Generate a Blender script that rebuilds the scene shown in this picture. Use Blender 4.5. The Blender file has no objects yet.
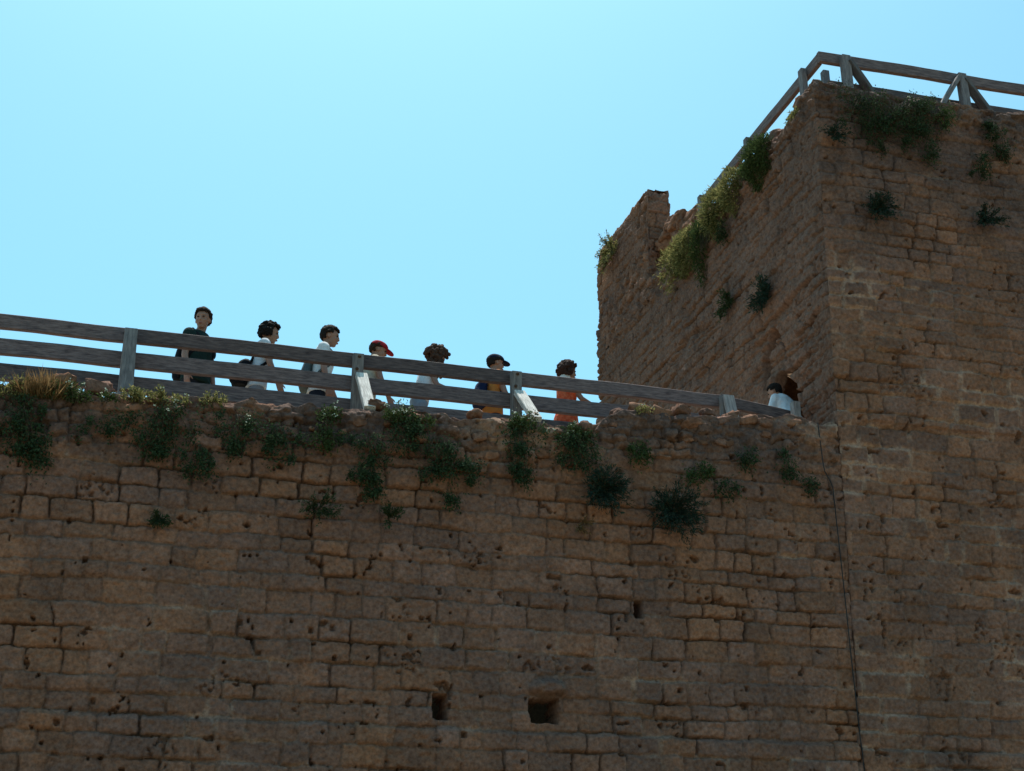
import bpy, math, random
import numpy as np
from mathutils import Vector, Matrix, Euler

scene = bpy.context.scene
COL = scene.collection
R = math.radians

# ------------------------------------------------------------------ camera
F = 1400.0
CX, CY = 512.0, 385.5
TH = math.atan(600 / 1400.0)
AZ = R(73.5)
ROLL = R(0.45)
CAM = np.array([0.0, -14.0, 1.6])
_fh = np.array([math.cos(AZ), math.sin(AZ), 0]); _r0 = np.array([math.sin(AZ), -math.cos(AZ), 0]); _z = np.array([0, 0, 1.0])
CF = _fh * math.cos(TH) + _z * math.sin(TH)
_u0 = -_fh * math.sin(TH) + _z * math.cos(TH)
CR = _r0 * math.cos(ROLL) - _u0 * math.sin(ROLL)
CU = _u0 * math.cos(ROLL) + _r0 * math.sin(ROLL)

def ray(px, py): return CF + CR * (px - CX) / F - CU * (py - CY) / F
def onY(px, py, Y=0.0):
    d = ray(px, py); return CAM + d * ((Y - CAM[1]) / d[1])
def onX(px, py, X):
    d = ray(px, py); return CAM + d * ((X - CAM[0]) / d[0])

def make_camera():
    cam = bpy.data.cameras.new('camera')
    cam.sensor_width = 36.0
    cam.lens = F / 1024.0 * 36.0
    cam.clip_end = 5000
    o = bpy.data.objects.new('camera', cam); COL.objects.link(o)
    m = Matrix.Identity(4)
    for i in range(3):
        m[i][0] = CR[i]; m[i][1] = CU[i]; m[i][2] = -CF[i]; m[i][3] = CAM[i]
    o.matrix_world = m
    scene.camera = o
make_camera()

# ------------------------------------------------------------------ light and sky
SUN = Vector((0.035, 0.33, 0.94)).normalized()
def make_light():
    w = bpy.data.worlds.new('World'); scene.world = w; w.use_nodes = True
    nt = w.node_tree; nt.nodes.clear()
    sky = nt.nodes.new('ShaderNodeTexSky'); sky.sky_type = 'NISHITA'; sky.sun_disc = False
    sky.sun_elevation = math.asin(SUN.z); sky.sun_rotation = math.atan2(SUN.x, SUN.y)
    sky.air_density = 1.0; sky.dust_density = 1.9; sky.ozone_density = 1.0; sky.altitude = 100
    mul = nt.nodes.new('ShaderNodeMix'); mul.data_type = 'RGBA'; mul.blend_type = 'MULTIPLY'
    mul.inputs[0].default_value = 1.0
    mul.inputs[7].default_value = SKY_TINT
    bg = nt.nodes.new('ShaderNodeBackground'); bg.inputs[1].default_value = 0.15
    out = nt.nodes.new('ShaderNodeOutputWorld')
    nt.links.new(sky.outputs[0], mul.inputs[6]); nt.links.new(mul.outputs[2], bg.inputs[0]); nt.links.new(bg.outputs[0], out.inputs[0])
    l = bpy.data.lights.new('sun', 'SUN'); l.energy = 5.0; l.angle = R(0.53); l.color = (1, 0.95, 0.87)
    o = bpy.data.objects.new('sun', l); COL.objects.link(o)
    o.rotation_euler = SUN.to_track_quat('Z', 'Y').to_euler(); o.location = (0, 20, 40)
SKY_TINT = (0.66, 1.13, 1.06, 1)
make_light()
scene.view_settings.view_transform = 'Standard'
scene.view_settings.look = 'None'
scene.view_settings.gamma = 1.0
scene.view_settings.exposure = 0.36
scene.view_settings.use_curve_mapping = False
scene.cycles.max_bounces = 6
scene.cycles.diffuse_bounces = 4

# ------------------------------------------------------------------ object helpers
def thing(name, label, cat, loc=(0, 0, 0), rz=0.0, group=None):
    o = bpy.data.objects.new(name, None); COL.objects.link(o)
    o.location = loc; o.rotation_euler = (0, 0, rz); o.empty_display_size = 0.1
    tag(o, label, cat, group); return o
def tag(o, label=None, cat=None, group=None, kind=None):
    if label: o['label'] = label
    if cat: o['category'] = cat
    if group: o['group'] = group
    if kind: o['kind'] = kind
    return o
def link(name, me, mat, parent=None, label=None):
    o = bpy.data.objects.new(name, me); COL.objects.link(o)
    if mat is not None: me.materials.append(mat)
    if parent is not None: o.parent = parent
    if label: o['label'] = label
    return o
def mesh_np(name, V, Fq, smooth=True, col=None):
    """V (n,3) array, Fq (m,k) index array of equal-size faces"""
    V = np.asarray(V, np.float32); Fq = np.asarray(Fq, np.int32)
    me = bpy.data.meshes.new(name)
    n, (m, k) = len(V), Fq.shape
    me.vertices.add(n); me.vertices.foreach_set('co', V.ravel())
    me.loops.add(m * k); me.loops.foreach_set('vertex_index', Fq.ravel())
    me.polygons.add(m); me.polygons.foreach_set('loop_start', np.arange(m, dtype=np.int32) * k)
    me.polygons.foreach_set('use_smooth', np.full(m, smooth))
    me.update(calc_edges=True)
    if col is not None:
        a = me.color_attributes.new('tone', 'FLOAT_COLOR', 'POINT')
        c = np.ones((n, 4), np.float32); c[:, :3] = col
        a.data.foreach_set('color', c.ravel())
    return me

# ------------------------------------------------------------------ numpy noise
def hash2(i, j, s):
    h = (i.astype(np.int64) * 374761393 + j.astype(np.int64) * 668265263 + s * 1274126177) & 0xffffffff
    h = ((h ^ (h >> 13)) * 1103515245) & 0xffffffff
    h = ((h ^ (h >> 16)) * 2654435761) & 0xffffffff
    h ^= h >> 15
    return (h & 0xffffff) / float(0xffffff)
def vnoise(x, y, s=0):
    i = np.floor(x); j = np.floor(y); fx = x - i; fy = y - j
    fx = fx * fx * (3 - 2 * fx); fy = fy * fy * (3 - 2 * fy)
    i = i.astype(np.int64); j = j.astype(np.int64)
    a = hash2(i, j, s); b = hash2(i + 1, j, s); c = hash2(i, j + 1, s); d = hash2(i + 1, j + 1, s)
    return (a + (b - a) * fx) * (1 - fy) + (c + (d - c) * fx) * fy
def fbm(x, y, s=0, o=4):
    t = 0; a = 0.5; n = 0
    for k in range(o):
        t = t + a * vnoise(x, y, s + k * 17); n += a; a *= 0.5; x = x * 2.03 + 7.3; y = y * 2.03 + 3.1
    return t / n           # 0..1
def sstep(a, b, x):
    t = np.clip((x - a) / (b - a), 0, 1); return t * t * (3 - 2 * t)

# ------------------------------------------------------------------ materials
def mat_base(name, rough=0.9, spec=0.2):
    m = bpy.data.materials.new(name); m.use_nodes = True
    b = m.node_tree.nodes['Principled BSDF']
    b.inputs['Roughness'].default_value = rough
    b.inputs['Specular IOR Level'].default_value = spec
    return m, m.node_tree, b
def noise_mat(name, c1, c2, scale=8, rough=0.85, bump=0.0, spec=0.25, stretch=None, bscale=None, detail=5, c3=None, dist=0.02):
    m, nt, b = mat_base(name, rough, spec)
    tc = nt.nodes.new('ShaderNodeTexCoord'); mp = nt.nodes.new('ShaderNodeMapping')
    if stretch: mp.inputs['Scale'].default_value = stretch
    nt.links.new(tc.outputs['Object'], mp.inputs[0])
    n = nt.nodes.new('ShaderNodeTexNoise'); n.inputs['Scale'].default_value = scale; n.inputs['Detail'].default_value = detail; n.inputs['Roughness'].default_value = 0.65
    nt.links.new(mp.outputs[0], n.inputs['Vector'])
    cr = nt.nodes.new('ShaderNodeValToRGB'); e = cr.color_ramp.elements
    e[0].position = 0.32; e[1].position = 0.68; e[0].color = (*c1, 1); e[1].color = (*c2, 1)
    if c3: x = cr.color_ramp.elements.new(0.5); x.color = (*c3, 1)
    nt.links.new(n.outputs[0], cr.inputs[0]); nt.links.new(cr.outputs[0], b.inputs['Base Color'])
    if name.endswith(('wood', 'grain')):
        oi = nt.nodes.new('ShaderNodeObjectInfo'); mr = nt.nodes.new('ShaderNodeMapRange'); mr.inputs[3].default_value = 0.72; mr.inputs[4].default_value = 1.25
        nt.links.new(oi.outputs['Random'], mr.inputs[0])
        mv = nt.nodes.new('ShaderNodeMix'); mv.data_type = 'RGBA'; mv.blend_type = 'MULTIPLY'; mv.inputs[0].default_value = 1
        nt.links.new(cr.outputs[0], mv.inputs[6]); nt.links.new(mr.outputs[0], mv.inputs[7]); nt.links.new(mv.outputs[2], b.inputs['Base Color'])
    if bump:
        n2 = nt.nodes.new('ShaderNodeTexNoise'); n2.inputs['Scale'].default_value = bscale or scale * 3; n2.inputs['Detail'].default_value = 6
        nt.links.new(mp.outputs[0], n2.inputs['Vector'])
        bp = nt.nodes.new('ShaderNodeBump'); bp.inputs['Strength'].default_value = bump; bp.inputs['Distance'].default_value = dist
        nt.links.new(n2.outputs[0], bp.inputs['Height']); nt.links.new(bp.outputs[0], b.inputs['Normal'])
    return m
def stone_mat(name='weathered_stone'):
    m, nt, b = mat_base(name, 0.95, 0.1)
    at = nt.nodes.new('ShaderNodeAttribute'); at.attribute_name = 'tone'
    tc = nt.nodes.new('ShaderNodeTexCoord')
    n = nt.nodes.new('ShaderNodeTexNoise'); n.inputs['Scale'].default_value = 22; n.inputs['Detail'].default_value = 8; n.inputs['Roughness'].default_value = 0.72
    nt.links.new(tc.outputs['Object'], n.inputs['Vector'])
    cr = nt.nodes.new('ShaderNodeValToRGB'); e = cr.color_ramp.elements
    e[0].position = 0.3; e[0].color = (0.50, 0.48, 0.47, 1); e[1].position = 0.72; e[1].color = (1.52, 1.48, 1.42, 1)
    nt.links.new(n.outputs[0], cr.inputs[0])
    mx = nt.nodes.new('ShaderNodeMix'); mx.data_type = 'RGBA'; mx.blend_type = 'MULTIPLY'; mx.inputs[0].default_value = 1
    nt.links.new(at.outputs['Color'], mx.inputs[6]); nt.links.new(cr.outputs[0], mx.inputs[7])
    nt.links.new(mx.outputs[2], b.inputs['Base Color'])
    n2 = nt.nodes.new('ShaderNodeTexNoise'); n2.inputs['Scale'].default_value = 45; n2.inputs['Detail'].default_value = 8; n2.inputs['Roughness'].default_value = 0.75
    nt.links.new(tc.outputs['Object'], n2.inputs['Vector'])
    bp = nt.nodes.new('ShaderNodeBump'); bp.inputs['Strength'].default_value = 0.8; bp.inputs['Distance'].default_value = 0.02
    nt.links.new(n2.outputs[0], bp.inputs['Height']); nt.links.new(bp.outputs[0], b.inputs['Normal'])
    return m
def leaf_mat(name, c1, c2, trans=0.3):
    m = bpy.data.materials.new(name); m.use_nodes = True; nt = m.node_tree; b = nt.nodes['Principled BSDF']
    b.inputs['Roughness'].default_value = 0.9; b.inputs['Specular IOR Level'].default_value = 0.05
    at = nt.nodes.new('ShaderNodeAttribute'); at.attribute_name = 'tone'
    mx = nt.nodes.new('ShaderNodeMix'); mx.data_type = 'RGBA'
    mx.inputs[6].default_value = (*c1, 1); mx.inputs[7].default_value = (*c2, 1)
    nt.links.new(at.outputs['Fac'], mx.inputs[0]); nt.links.new(mx.outputs[2], b.inputs['Base Color'])
    t = nt.nodes.new('ShaderNodeBsdfTranslucent'); nt.links.new(mx.outputs[2], t.inputs[0])
    ms = nt.nodes.new('ShaderNodeMixShader'); ms.inputs[0].default_value = trans
    nt.links.new(b.outputs[0], ms.inputs[1]); nt.links.new(t.outputs[0], ms.inputs[2])
    nt.links.new(ms.outputs[0], nt.nodes['Material Output'].inputs[0])
    return m

STONE = stone_mat()
WOOD = noise_mat('weathered_wood', (0.056, 0.041, 0.043), (0.185, 0.138, 0.132), 6, 0.85, 0.5, 0.2, stretch=(1.2, 9, 9), bscale=14, dist=0.01)
WOODP = noise_mat('weathered_post_wood', (0.085, 0.078, 0.082), (0.20, 0.18, 0.18), 6, 0.85, 0.5, 0.2, stretch=(1.2, 9, 9), bscale=14, dist=0.01)
EARTH = noise_mat('dry_earth', (0.12, 0.10, 0.05), (0.27, 0.21, 0.13), 0.6, 0.95, 0.4, 0.1, bscale=6, c3=(0.19, 0.15, 0.085))
PAVE = noise_mat('walkway_stone', (0.25, 0.2, 0.16), (0.4, 0.33, 0.26), 4, 0.95, 0.4, 0.1)

# ------------------------------------------------------------------ stone facade
BROWN = np.array([0.258, 0.130, 0.081]); GREY = np.array([0.205, 0.116, 0.089]); ORANGE = np.array([0.285, 0.134, 0.074])
MORT = np.array([0.46, 0.305, 0.225]); DARKM = np.array([0.115, 0.085, 0.065])

def block_layout(u, v, seed, ch, bw, jit=0.25):
    """irregular courses of ashlar; returns joint distance, block hash and local coordinates"""
    rs = np.random.RandomState(seed)
    vmin, vmax = float(v.min()) - 0.5, float(v.max()) + 0.5
    hs = []; t = vmin
    while t < vmax:
        hs.append(t); t += ch * (1 + rs.uniform(-jit, jit))
    hs.append(t); hs = np.array(hs)
    k = np.clip(np.searchsorted(hs, v) - 1, 0, len(hs) - 2)
    d = np.full(u.shape, 9.0); idh = np.zeros(u.shape); lu = np.zeros(u.shape); lv = np.zeros(u.shape)
    umin, umax = float(u.min()) - 1, float(u.max()) + 1
    for c in np.unique(k):
        s = k == c
        edges = []; t = umin - rs.uniform(0, bw)
        while t < umax:
            edges.append(t); t += bw * rs.choice([rs.uniform(0.6, 0.9), rs.uniform(0.85, 1.2), rs.uniform(1.1, 1.55)])
        edges.append(t); edges = np.array(edges)
        uu = u[s]; vv = v[s]
        q = np.clip(np.searchsorted(edges, uu) - 1, 0, len(edges) - 2)
        a, b2 = edges[q], edges[q + 1]; lo, hi = hs[c], hs[c + 1]
        du = np.minimum(uu - a, b2 - uu); dv = np.minimum(vv - lo, hi - vv)
        r = 0.035
        dd = np.where((du < r) & (dv < r), r - np.sqrt((r - np.minimum(du, r)) ** 2 + (r - np.minimum(dv, r)) ** 2), np.minimum(du, dv))
        d[s] = dd
        idh[s] = hash2(q, np.full(q.shape, c), seed)
        lu[s] = (uu - a) / (b2 - a) - 0.5; lv[s] = (vv - lo) / (hi - lo) - 0.5
    return d, idh, lu, lv

def facade(name, path, us, zs, seed, base, top=None, mortar=None, rough=None, rubble=None, ch=0.212, bw=0.355,
           edits=None, batter=0.0, grime=None, fold=0.6, ztop_noise=0.0, dy=None):
    """path: polyline of (x,y); us: arc length samples; zs: heights. Outward is to the right-hand side of travel."""
    P = np.array(path, float); seg = P[1:] - P[:-1]; L = np.linalg.norm(seg, axis=1); acc = np.concatenate([[0], np.cumsum(L)])
    T = seg / L[:, None]; Nrm = np.stack([T[:, 1], -T[:, 0]], 1)
    si = np.clip(np.searchsorted(acc, us, side='right') - 1, 0, len(L) - 1)
    base_xy = P[si] + T[si] * (us - acc[si])[:, None]
    n = Nrm[si].copy(); edge = np.zeros(len(us))
    rr = 0.07
    for c in range(1, len(P) - 1):
        dist = us - acc[c]
        w = np.clip(1 - np.abs(dist) / rr, 0, 1)
        s = w > 0
        avg = Nrm[c - 1] + Nrm[c]; avg /= np.linalg.norm(avg)
        own = n[s]
        m = own * (1 - w[s])[:, None] + avg * w[s][:, None]
        n[s] = m / np.linalg.norm(m, axis=1)[:, None]
        edge[s] = w[s] ** 2
    U, Z = np.meshgrid(us, zs)            # rows = z
    shp = U.shape
    wu = U + 0.07 * (fbm(U * 2.2, Z * 2.2, seed + 1, 3) - 0.5) + 0.036 * (fbm(U * 8, Z * 8, seed + 2, 3) - 0.5)
    wv = Z + 0.07 * (fbm(U * 0.9, Z * 0.9, seed + 3, 3) - 0.5) + 0.036 * (fbm(U * 8, Z * 8, seed + 4, 3) - 0.5)
    d, idh, lu, lv = block_layout(wu.ravel(), wv.ravel(), seed + 5, ch, bw)
    d = d.reshape(shp); idh = idh.reshape(shp); lu = lu.reshape(shp); lv = lv.reshape(shp)
    RB = rubble(U, Z) if rubble else np.zeros(shp)
    if RB.max() > 0:
        wu2 = U + 0.16 * (fbm(U * 4, Z * 4, seed + 21, 3) - 0.5); wv2 = Z + 0.16 * (fbm(U * 4, Z * 4, seed + 22, 3) - 0.5)
        d2, id2, lu2, lv2 = block_layout(wu2.ravel(), wv2.ravel(), seed + 25, 0.14, 0.2, 0.4)
        d2 = d2.reshape(shp); id2 = id2.reshape(shp)
        sel = (RB + 0.5 * (fbm(U * 2.5, Z * 2.5, seed + 29, 3) - 0.5)) > 0.5
        d = np.where(sel, d2, d); idh = np.where(sel, id2, idh)
        lu = np.where(sel, 0, lu); lv = np.where(sel, 0, lv)
    else:
        sel = np.zeros(shp, bool)
    J = fbm(U * 0.7, Z * 1.1, seed + 6, 4)                 # open or filled joints
    M = np.clip((J - 0.5) * 3.5 + (mortar(U, Z) if mortar else 0), 0, 1)
    RG = rough(U, Z) if rough else np.ones(shp)
    jw = 0.003 + 0.009 * vnoise(U * 3.1, Z * 3.1, seed + 7) ** 1.5 + 0.012 * M
    jd = (0.020 + 0.070 * sstep(0.38, 0.85, vnoise(U * 2.3 + 9, Z * 2.3, seed + 8))) * (1 - 0.65 * M)
    joint = 1 - sstep(jw * 0.7, jw * 1.3 + 0.004, d)
    h = -jd * joint
    h -= (0.006 + 0.016 * vnoise(U * 2.7, Z * 2.7, seed + 37)) * (1 - sstep(0, 0.045, d)) ** 1.5 * (1 - joint) * (1 - 0.6 * M)      # worn arrises
    h1 = (idh * 7.13) % 1.0; h2 = (idh * 13.7) % 1.0; h3 = (idh * 29.3) % 1.0; h4 = (idh * 53.9) % 1.0
    h += (h1 - 0.5) * 0.040 + (h2 - 0.5) * 0.03 * lu + (h3 - 0.5) * 0.035 * lv
    h += RG * (0.026 * (fbm(U * 6, Z * 6, seed + 9, 5) - 0.5) + 0.038 * (fbm(U * 24, Z * 24, seed + 10, 3) - 0.5))
    h += RB * 0.055 * (fbm(U * 13, Z * 13, seed + 36, 4) - 0.5)
    jd_soft = 1 - 0.45 * sel
    h += (1 - jd_soft) * jd * joint
    h += RB * 0.075 * (fbm(U * 3.2, Z * 3.2, seed + 11, 4) - 0.5) + sel * ((h1 - 0.5) * 0.05)
    h += 0.08 * (fbm(U * 0.35, Z * 0.35, seed + 12, 2) - 0.5)
    # pits eaten into some stones
    pit = fbm(U * 26, Z * 26, seed + 13, 3); pm = sstep(0.70, 0.80, fbm(U * 1.9, Z * 1.9, seed + 14, 3))
    pits = sstep(0.60, 0.68, pit) * pm * (h4 > 0.45)
    h -= 0.05 * pits
    big = sstep(0.79, 0.81, fbm(U * 9.2 + 3, Z * 9.2, seed + 15, 3)); h -= 0.08 * big
    # colour of the stones themselves
    g = np.clip(0.5 + 1.9 * (fbm(U * 0.9, Z * 0.9, seed + 16, 4) - 0.5) + 0.8 * (h2 - 0.5), 0, 1)[..., None]
    col = BROWN * (1 - g) + GREY * g
    o = (sstep(0.60, 0.78, fbm(U * 1.6, Z * 1.6, seed + 17, 4)) * 0.55)[..., None]
    col = col * (1 - o) + ORANGE * o
    col = col * (0.84 + 0.32 * h3)[..., None] * (0.8 + 0.4 * fbm(U * 3.5, Z * 3.5, seed + 18, 4))[..., None]
    mm = ((1 - sstep(jw * 0.9, jw * 1.6 + 0.012, d)) * M * sstep(0.3, 0.62, fbm(U * 4, Z * 4, seed + 19, 4)))[..., None]
    col = col * (1 - mm * 0.65) + MORT * mm * 0.65
    dm = (joint * (1 - M))[..., None] * 0.3
    col = col * (1 - dm) + DARKM * dm
    if grime is not None:
        gr = grime(U, Z)[..., None]; col = col * (1 - gr) + np.array([0.115, 0.075, 0.064]) * gr * (0.6 + 0.8 * fbm(U * 8, Z * 8, seed + 33, 3))[..., None]
    if edits: h, col = edits(U, Z, h, col)
    h = h * (1 - 0.55 * edge[None, :]) - 0.03 * edge[None, :] * (0.5 + fbm(U * 5, Z * 5, seed + 20, 3))
    # position
    zz = Z.copy(); inward = np.zeros(shp)
    if top is not None:
        tz = top(us)[None, :] * np.ones((len(zs), 1))
        ex = np.maximum(Z - tz, 0); zz = np.minimum(Z, tz); inward = np.minimum(ex, fold)
        near = sstep(0.10, 0.0, tz - Z); h = h * (1 - 0.7 * near) - 0.03 * near
        zz = zz + (ex > 0) * 0.05 * (fbm(U * 6, Z * 6, seed + 23, 3) - 0.5)
    off = h - inward
    X = base_xy[None, :, 0] + n[None, :, 0] * off + batter * (Z - 7.87)
    Y = base_xy[None, :, 1] + n[None, :, 1] * off
    V = np.stack([X, Y, zz], -1).reshape(-1, 3)
    nr, nc = shp
    a = (np.arange(nr - 1)[:, None] * nc + np.arange(nc - 1)[None, :]).ravel()
    Fq = np.stack([a, a + 1, a + nc + 1, a + nc], 1)
    return V, Fq, np.clip(col, 0.01, 0.9).reshape(-1, 3)

def merge(parts):
    Vs, Fs, Cs = [], [], []; n = 0
    for V, Fq, C in parts:
        Vs.append(V); Fs.append(Fq + n); Cs.append(C); n += len(V)
    return np.concatenate(Vs), np.concatenate(Fs), np.concatenate(Cs)
def box_quads(x0, x1, y0, y1, z0, z1, col):
    V = np.array([[x, y, z] for z in (z0, z1) for y in (y0, y1) for x in (x0, x1)], float)
    Fq = np.array([[0, 2, 3, 1], [4, 5, 7, 6], [0, 1, 5, 4], [2, 6, 7, 3], [0, 4, 6, 2], [1, 3, 7, 5]])
    return V, Fq, np.tile(np.array(col), (8, 1))

XT = 8.236; BAT = 0.036
def tower_x(z): return XT + BAT * (z - 7.87)

# top line of the curtain wall, read along its length
_tp = [(-260, 352), (-120, 364), (0, 381), (60, 387), (130, 391), (200, 394), (260, 399), (300, 403), (345, 406), (400, 409), (450, 411), (500, 416), (560, 421),
       (597, 421), (612, 410), (640, 409), (670, 412), (705, 413), (760, 413), (800, 416), (832, 420)]
_tw = np.array([onY(a, b, 0.0)[[0, 2]] for a, b in _tp])
def wall_top(x):
    return np.interp(x, _tw[:, 0], _tw[:, 1]) - 0.03 + 0.15 * (fbm(x * 3.1, x * 0 + 2.2, 77, 4) - 0.5) + 0.07 * (vnoise(x * 8.0, x * 0 + 5, 78) - 0.5)

def holes(U, Z, h, col):
    def cut(h, px, py, wpx, hpx, depth, r=0.25):
        p = onY(px, py); s = 0.0112
        a = np.abs((U - OX) - p[0]) / (wpx * s * 0.5); b = np.abs(Z - p[2]) / (hpx * s * 0.55)
        wob = 0.42 * (fbm(U * 8, Z * 8, 301, 3) - 0.5)
        m = sstep(1.12, 0.95, np.maximum(a, b) + wob)
        return np.minimum(h, h * (1 - m) - depth * m)
    h = cut(h, 440, 706, 13, 19, 0.45)
    h = cut(h, 543.5, 711, 25, 18, 0.5)
    h = cut(h, 639, 609, 9, 15, 0.35)
    for a in ((333, 627, 5, 5), (259, 652, 5, 4), (463, 735, 5, 4), (410, 637, 4, 4), (311, 630, 4, 4), (555, 577, 14, 4), (700, 600, 5, 4), (240, 622, 4, 4), (905, 560, 6, 5), (680, 690, 4, 4), (85, 560, 4, 5)):
        h = cut(h, *a, 0.10)
    # rough stone left sticking out above the larger hole
    p = onY(548, 689)
    rr = np.sqrt(((U - OX - p[0]) / 0.26) ** 2 + ((Z - p[2]) / 0.11) ** 2)
    h = h + 0.17 * sstep(1.1, 0.3, rr + 0.5 * (fbm(U * 7, Z * 7, 311, 3) - 0.5))
    # long shallow ledge in the lowest courses
    zl = 3.99 + 0.03 * (fbm(U * 1.5, U * 0, 320, 3) - 0.5)
    h = h + 0.04 * sstep(zl + 0.02, zl - 0.03, Z)
    return h, col

OX = 6.0    # the curtain path starts at x = -6
def build_curtain():
    us = np.concatenate([np.arange(0, 4.0, 0.03), np.arange(4.0, 14.35, 0.0115)])
    zs = np.concatenate([np.arange(-0.3, 3.2, 0.08), np.arange(3.2, 8.9, 0.0115)])
    tz = lambda u: wall_top(u - OX)
    def rub(U, Z):
        t = np.interp(U - OX, _tw[:, 0], _tw[:, 1])
        return sstep(0.75, 0.42, t - Z)
    def mort(U, Z):
        x = U - OX
        return 0.75 * sstep(4.0, 7, x) * sstep(5.4, 4.2, Z) * sstep(0.35, 0.6, fbm(U * 0.8, Z * 2.5, 93, 3)) + 0.5 * sstep(0.55, 0.65, fbm(U * 0.5, Z * 2.2, 94, 3)) + 0.8 * sstep(6.6, 7.9, x) * sstep(0.3, 0.6, fbm(U, Z, 91, 3)) - 0.32
    def grime(U, Z):
        t = np.interp(U - OX, _tw[:, 0], _tw[:, 1])
        return 0.85 * sstep(1.05, 0.25, t - Z) * sstep(0.28, 0.56, fbm(U * 1.7, Z * 1.7, 92, 4)) + 0.22 * sstep(0.52, 0.7, fbm(U * 1.1, Z * 1.1, 95, 4))
    V, Fq, C = facade('curtain', [(-OX, 0), (8.35, 0)], us, zs, 11, 0, top=tz, mortar=mort, rubble=rub, grime=grime, edits=holes, fold=0.5)
    lim = tower_x(V[:, 2]) + 0.012 + 0.03 * 0
    V[:, 0] = np.minimum(V[:, 0], lim)
    q = V[Fq]; Fq = Fq[~((q[..., 1] > 0.19) & (q[..., 2] < 6.2)).all(1)]     # putlog holes run on into the core
    parts = [(V, Fq, C), box_quads(-OX, 8.05, 0.95, 2.6, -0.3, 7.19, (0.25, 0.18, 0.12)), box_quads(-OX, 8.05, 0.43, 0.947, 6.8, 7.186, (0.25, 0.18, 0.12))]
    V, Fq, C = merge(parts)
    o = link('castle_wall', mesh_np('castle_wall', V, Fq, True, C), STONE)
    tag(o, 'long brown castle wall of weathered stone blocks carrying the walkway', 'wall')
    return o
WALL = build_curtain()

# ------------------------------------------------------------------ loose rubble capping the wall
def rocks(items, seed):
    import bmesh
    bm = bmesh.new(); bmesh.ops.create_icosphere(bm, subdivisions=3, radius=1); bm.verts.ensure_lookup_table()
    BV = np.array([v.co[:] for v in bm.verts]); BF = np.array([[v.index for v in f.verts] for f in bm.faces]); bm.free()
    rs = np.random.RandomState(seed); Vs, Fs, Cs = [], [], []; n = 0
    for (x, y, z, sx, sy, sz) in items:
        v = BV.copy()
        v = np.sign(v) * np.abs(v) ** rs.uniform(0.5, 0.8)
        q = rs.uniform(0, 50)
        k = 1 + 0.9 * (fbm(v[:, 0] * 1.3 + q, v[:, 1] * 1.3 + v[:, 2] * 1.7 + q, seed, 3) - 0.5) + 0.45 * (fbm(v[:, 0] * 5 + q, v[:, 1] * 5 - v[:, 2] * 5 + q, seed + 3, 2) - 0.5)
        v = v * k[:, None] * np.array([sx, sy, sz])
        a = rs.uniform(-0.35, 0.35); c, s = math.cos(a), math.sin(a)
        v = np.stack([v[:, 0] * c - v[:, 2] * s, v[:, 1], v[:, 0] * s + v[:, 2] * c], 1)
        a = rs.uniform(0, 6.28); c, s = math.cos(a), math.sin(a)
        b = rs.uniform(-0.4, 0.4); cb, sb = math.cos(b), math.sin(b)
        v = np.stack([v[:, 0] * cb - v[:, 1] * sb, v[:, 0] * sb + v[:, 1] * cb, v[:, 2]], 1)
        Vs.append(v + np.array([x, y, z])); Fs.append(BF + n); n += len(v)
        g = rs.uniform(); cc = (GREY * g + BROWN * (1 - g)) * rs.uniform(0.6, 1.05)
        Cs.append(cc[None] * (0.75 + 0.5 * fbm(v[:, 0] * 20 + q, v[:, 2] * 20 + v[:, 1] * 9, seed + 5, 3))[:, None])
    return np.concatenate(Vs), np.concatenate(Fs), np.clip(np.concatenate(Cs), 0.01, 0.9)
def build_rubble():
    rs = np.random.RandomState(5); it = []
    x = -5.0
    while x < 8.1:
        t = float(np.interp(x, _tw[:, 0], _tw[:, 1]))
        s = rs.uniform(0.05, 0.12)
        it.append((x, rs.uniform(0.06, 0.4), t - 0.06 + rs.uniform(-0.05, 0.01), s * rs.uniform(1.0, 1.7), s, s * rs.uniform(0.45, 0.8)))
        if rs.uniform() < 0.6: 
            q = rs.uniform(0.03, 0.07); it.append((x + rs.uniform(-.1, .1), rs.uniform(0.02, 0.07), t - rs.uniform(0.08, 0.5), q * 1.5, q * 0.8, q * 0.8))
        x += rs.uniform(0.1, 0.24)
    for px, py, w in ((375, 402, 0.10), (100, 385, 0.11), (62, 378, 0.12), (20, 385, 0.1), (475, 411, 0.08), (533, 414, 0.07), (620, 413, 0.11), (660, 413, 0.12), (680, 409, 0.1), (730, 414, 0.09), (708, 410, 0.08), (640, 408, 0.12)):
        p = onY(px, py, 0.15); it.append((p[0], 0.15, p[2] - 0.05, w * 1.1, w, w * 0.7))
    V, Fq, C = rocks(it, 9)
    link('rubble_coping', mesh_np('rubble_coping', V, Fq, True, C), STONE, WALL)
build_rubble()

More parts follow.
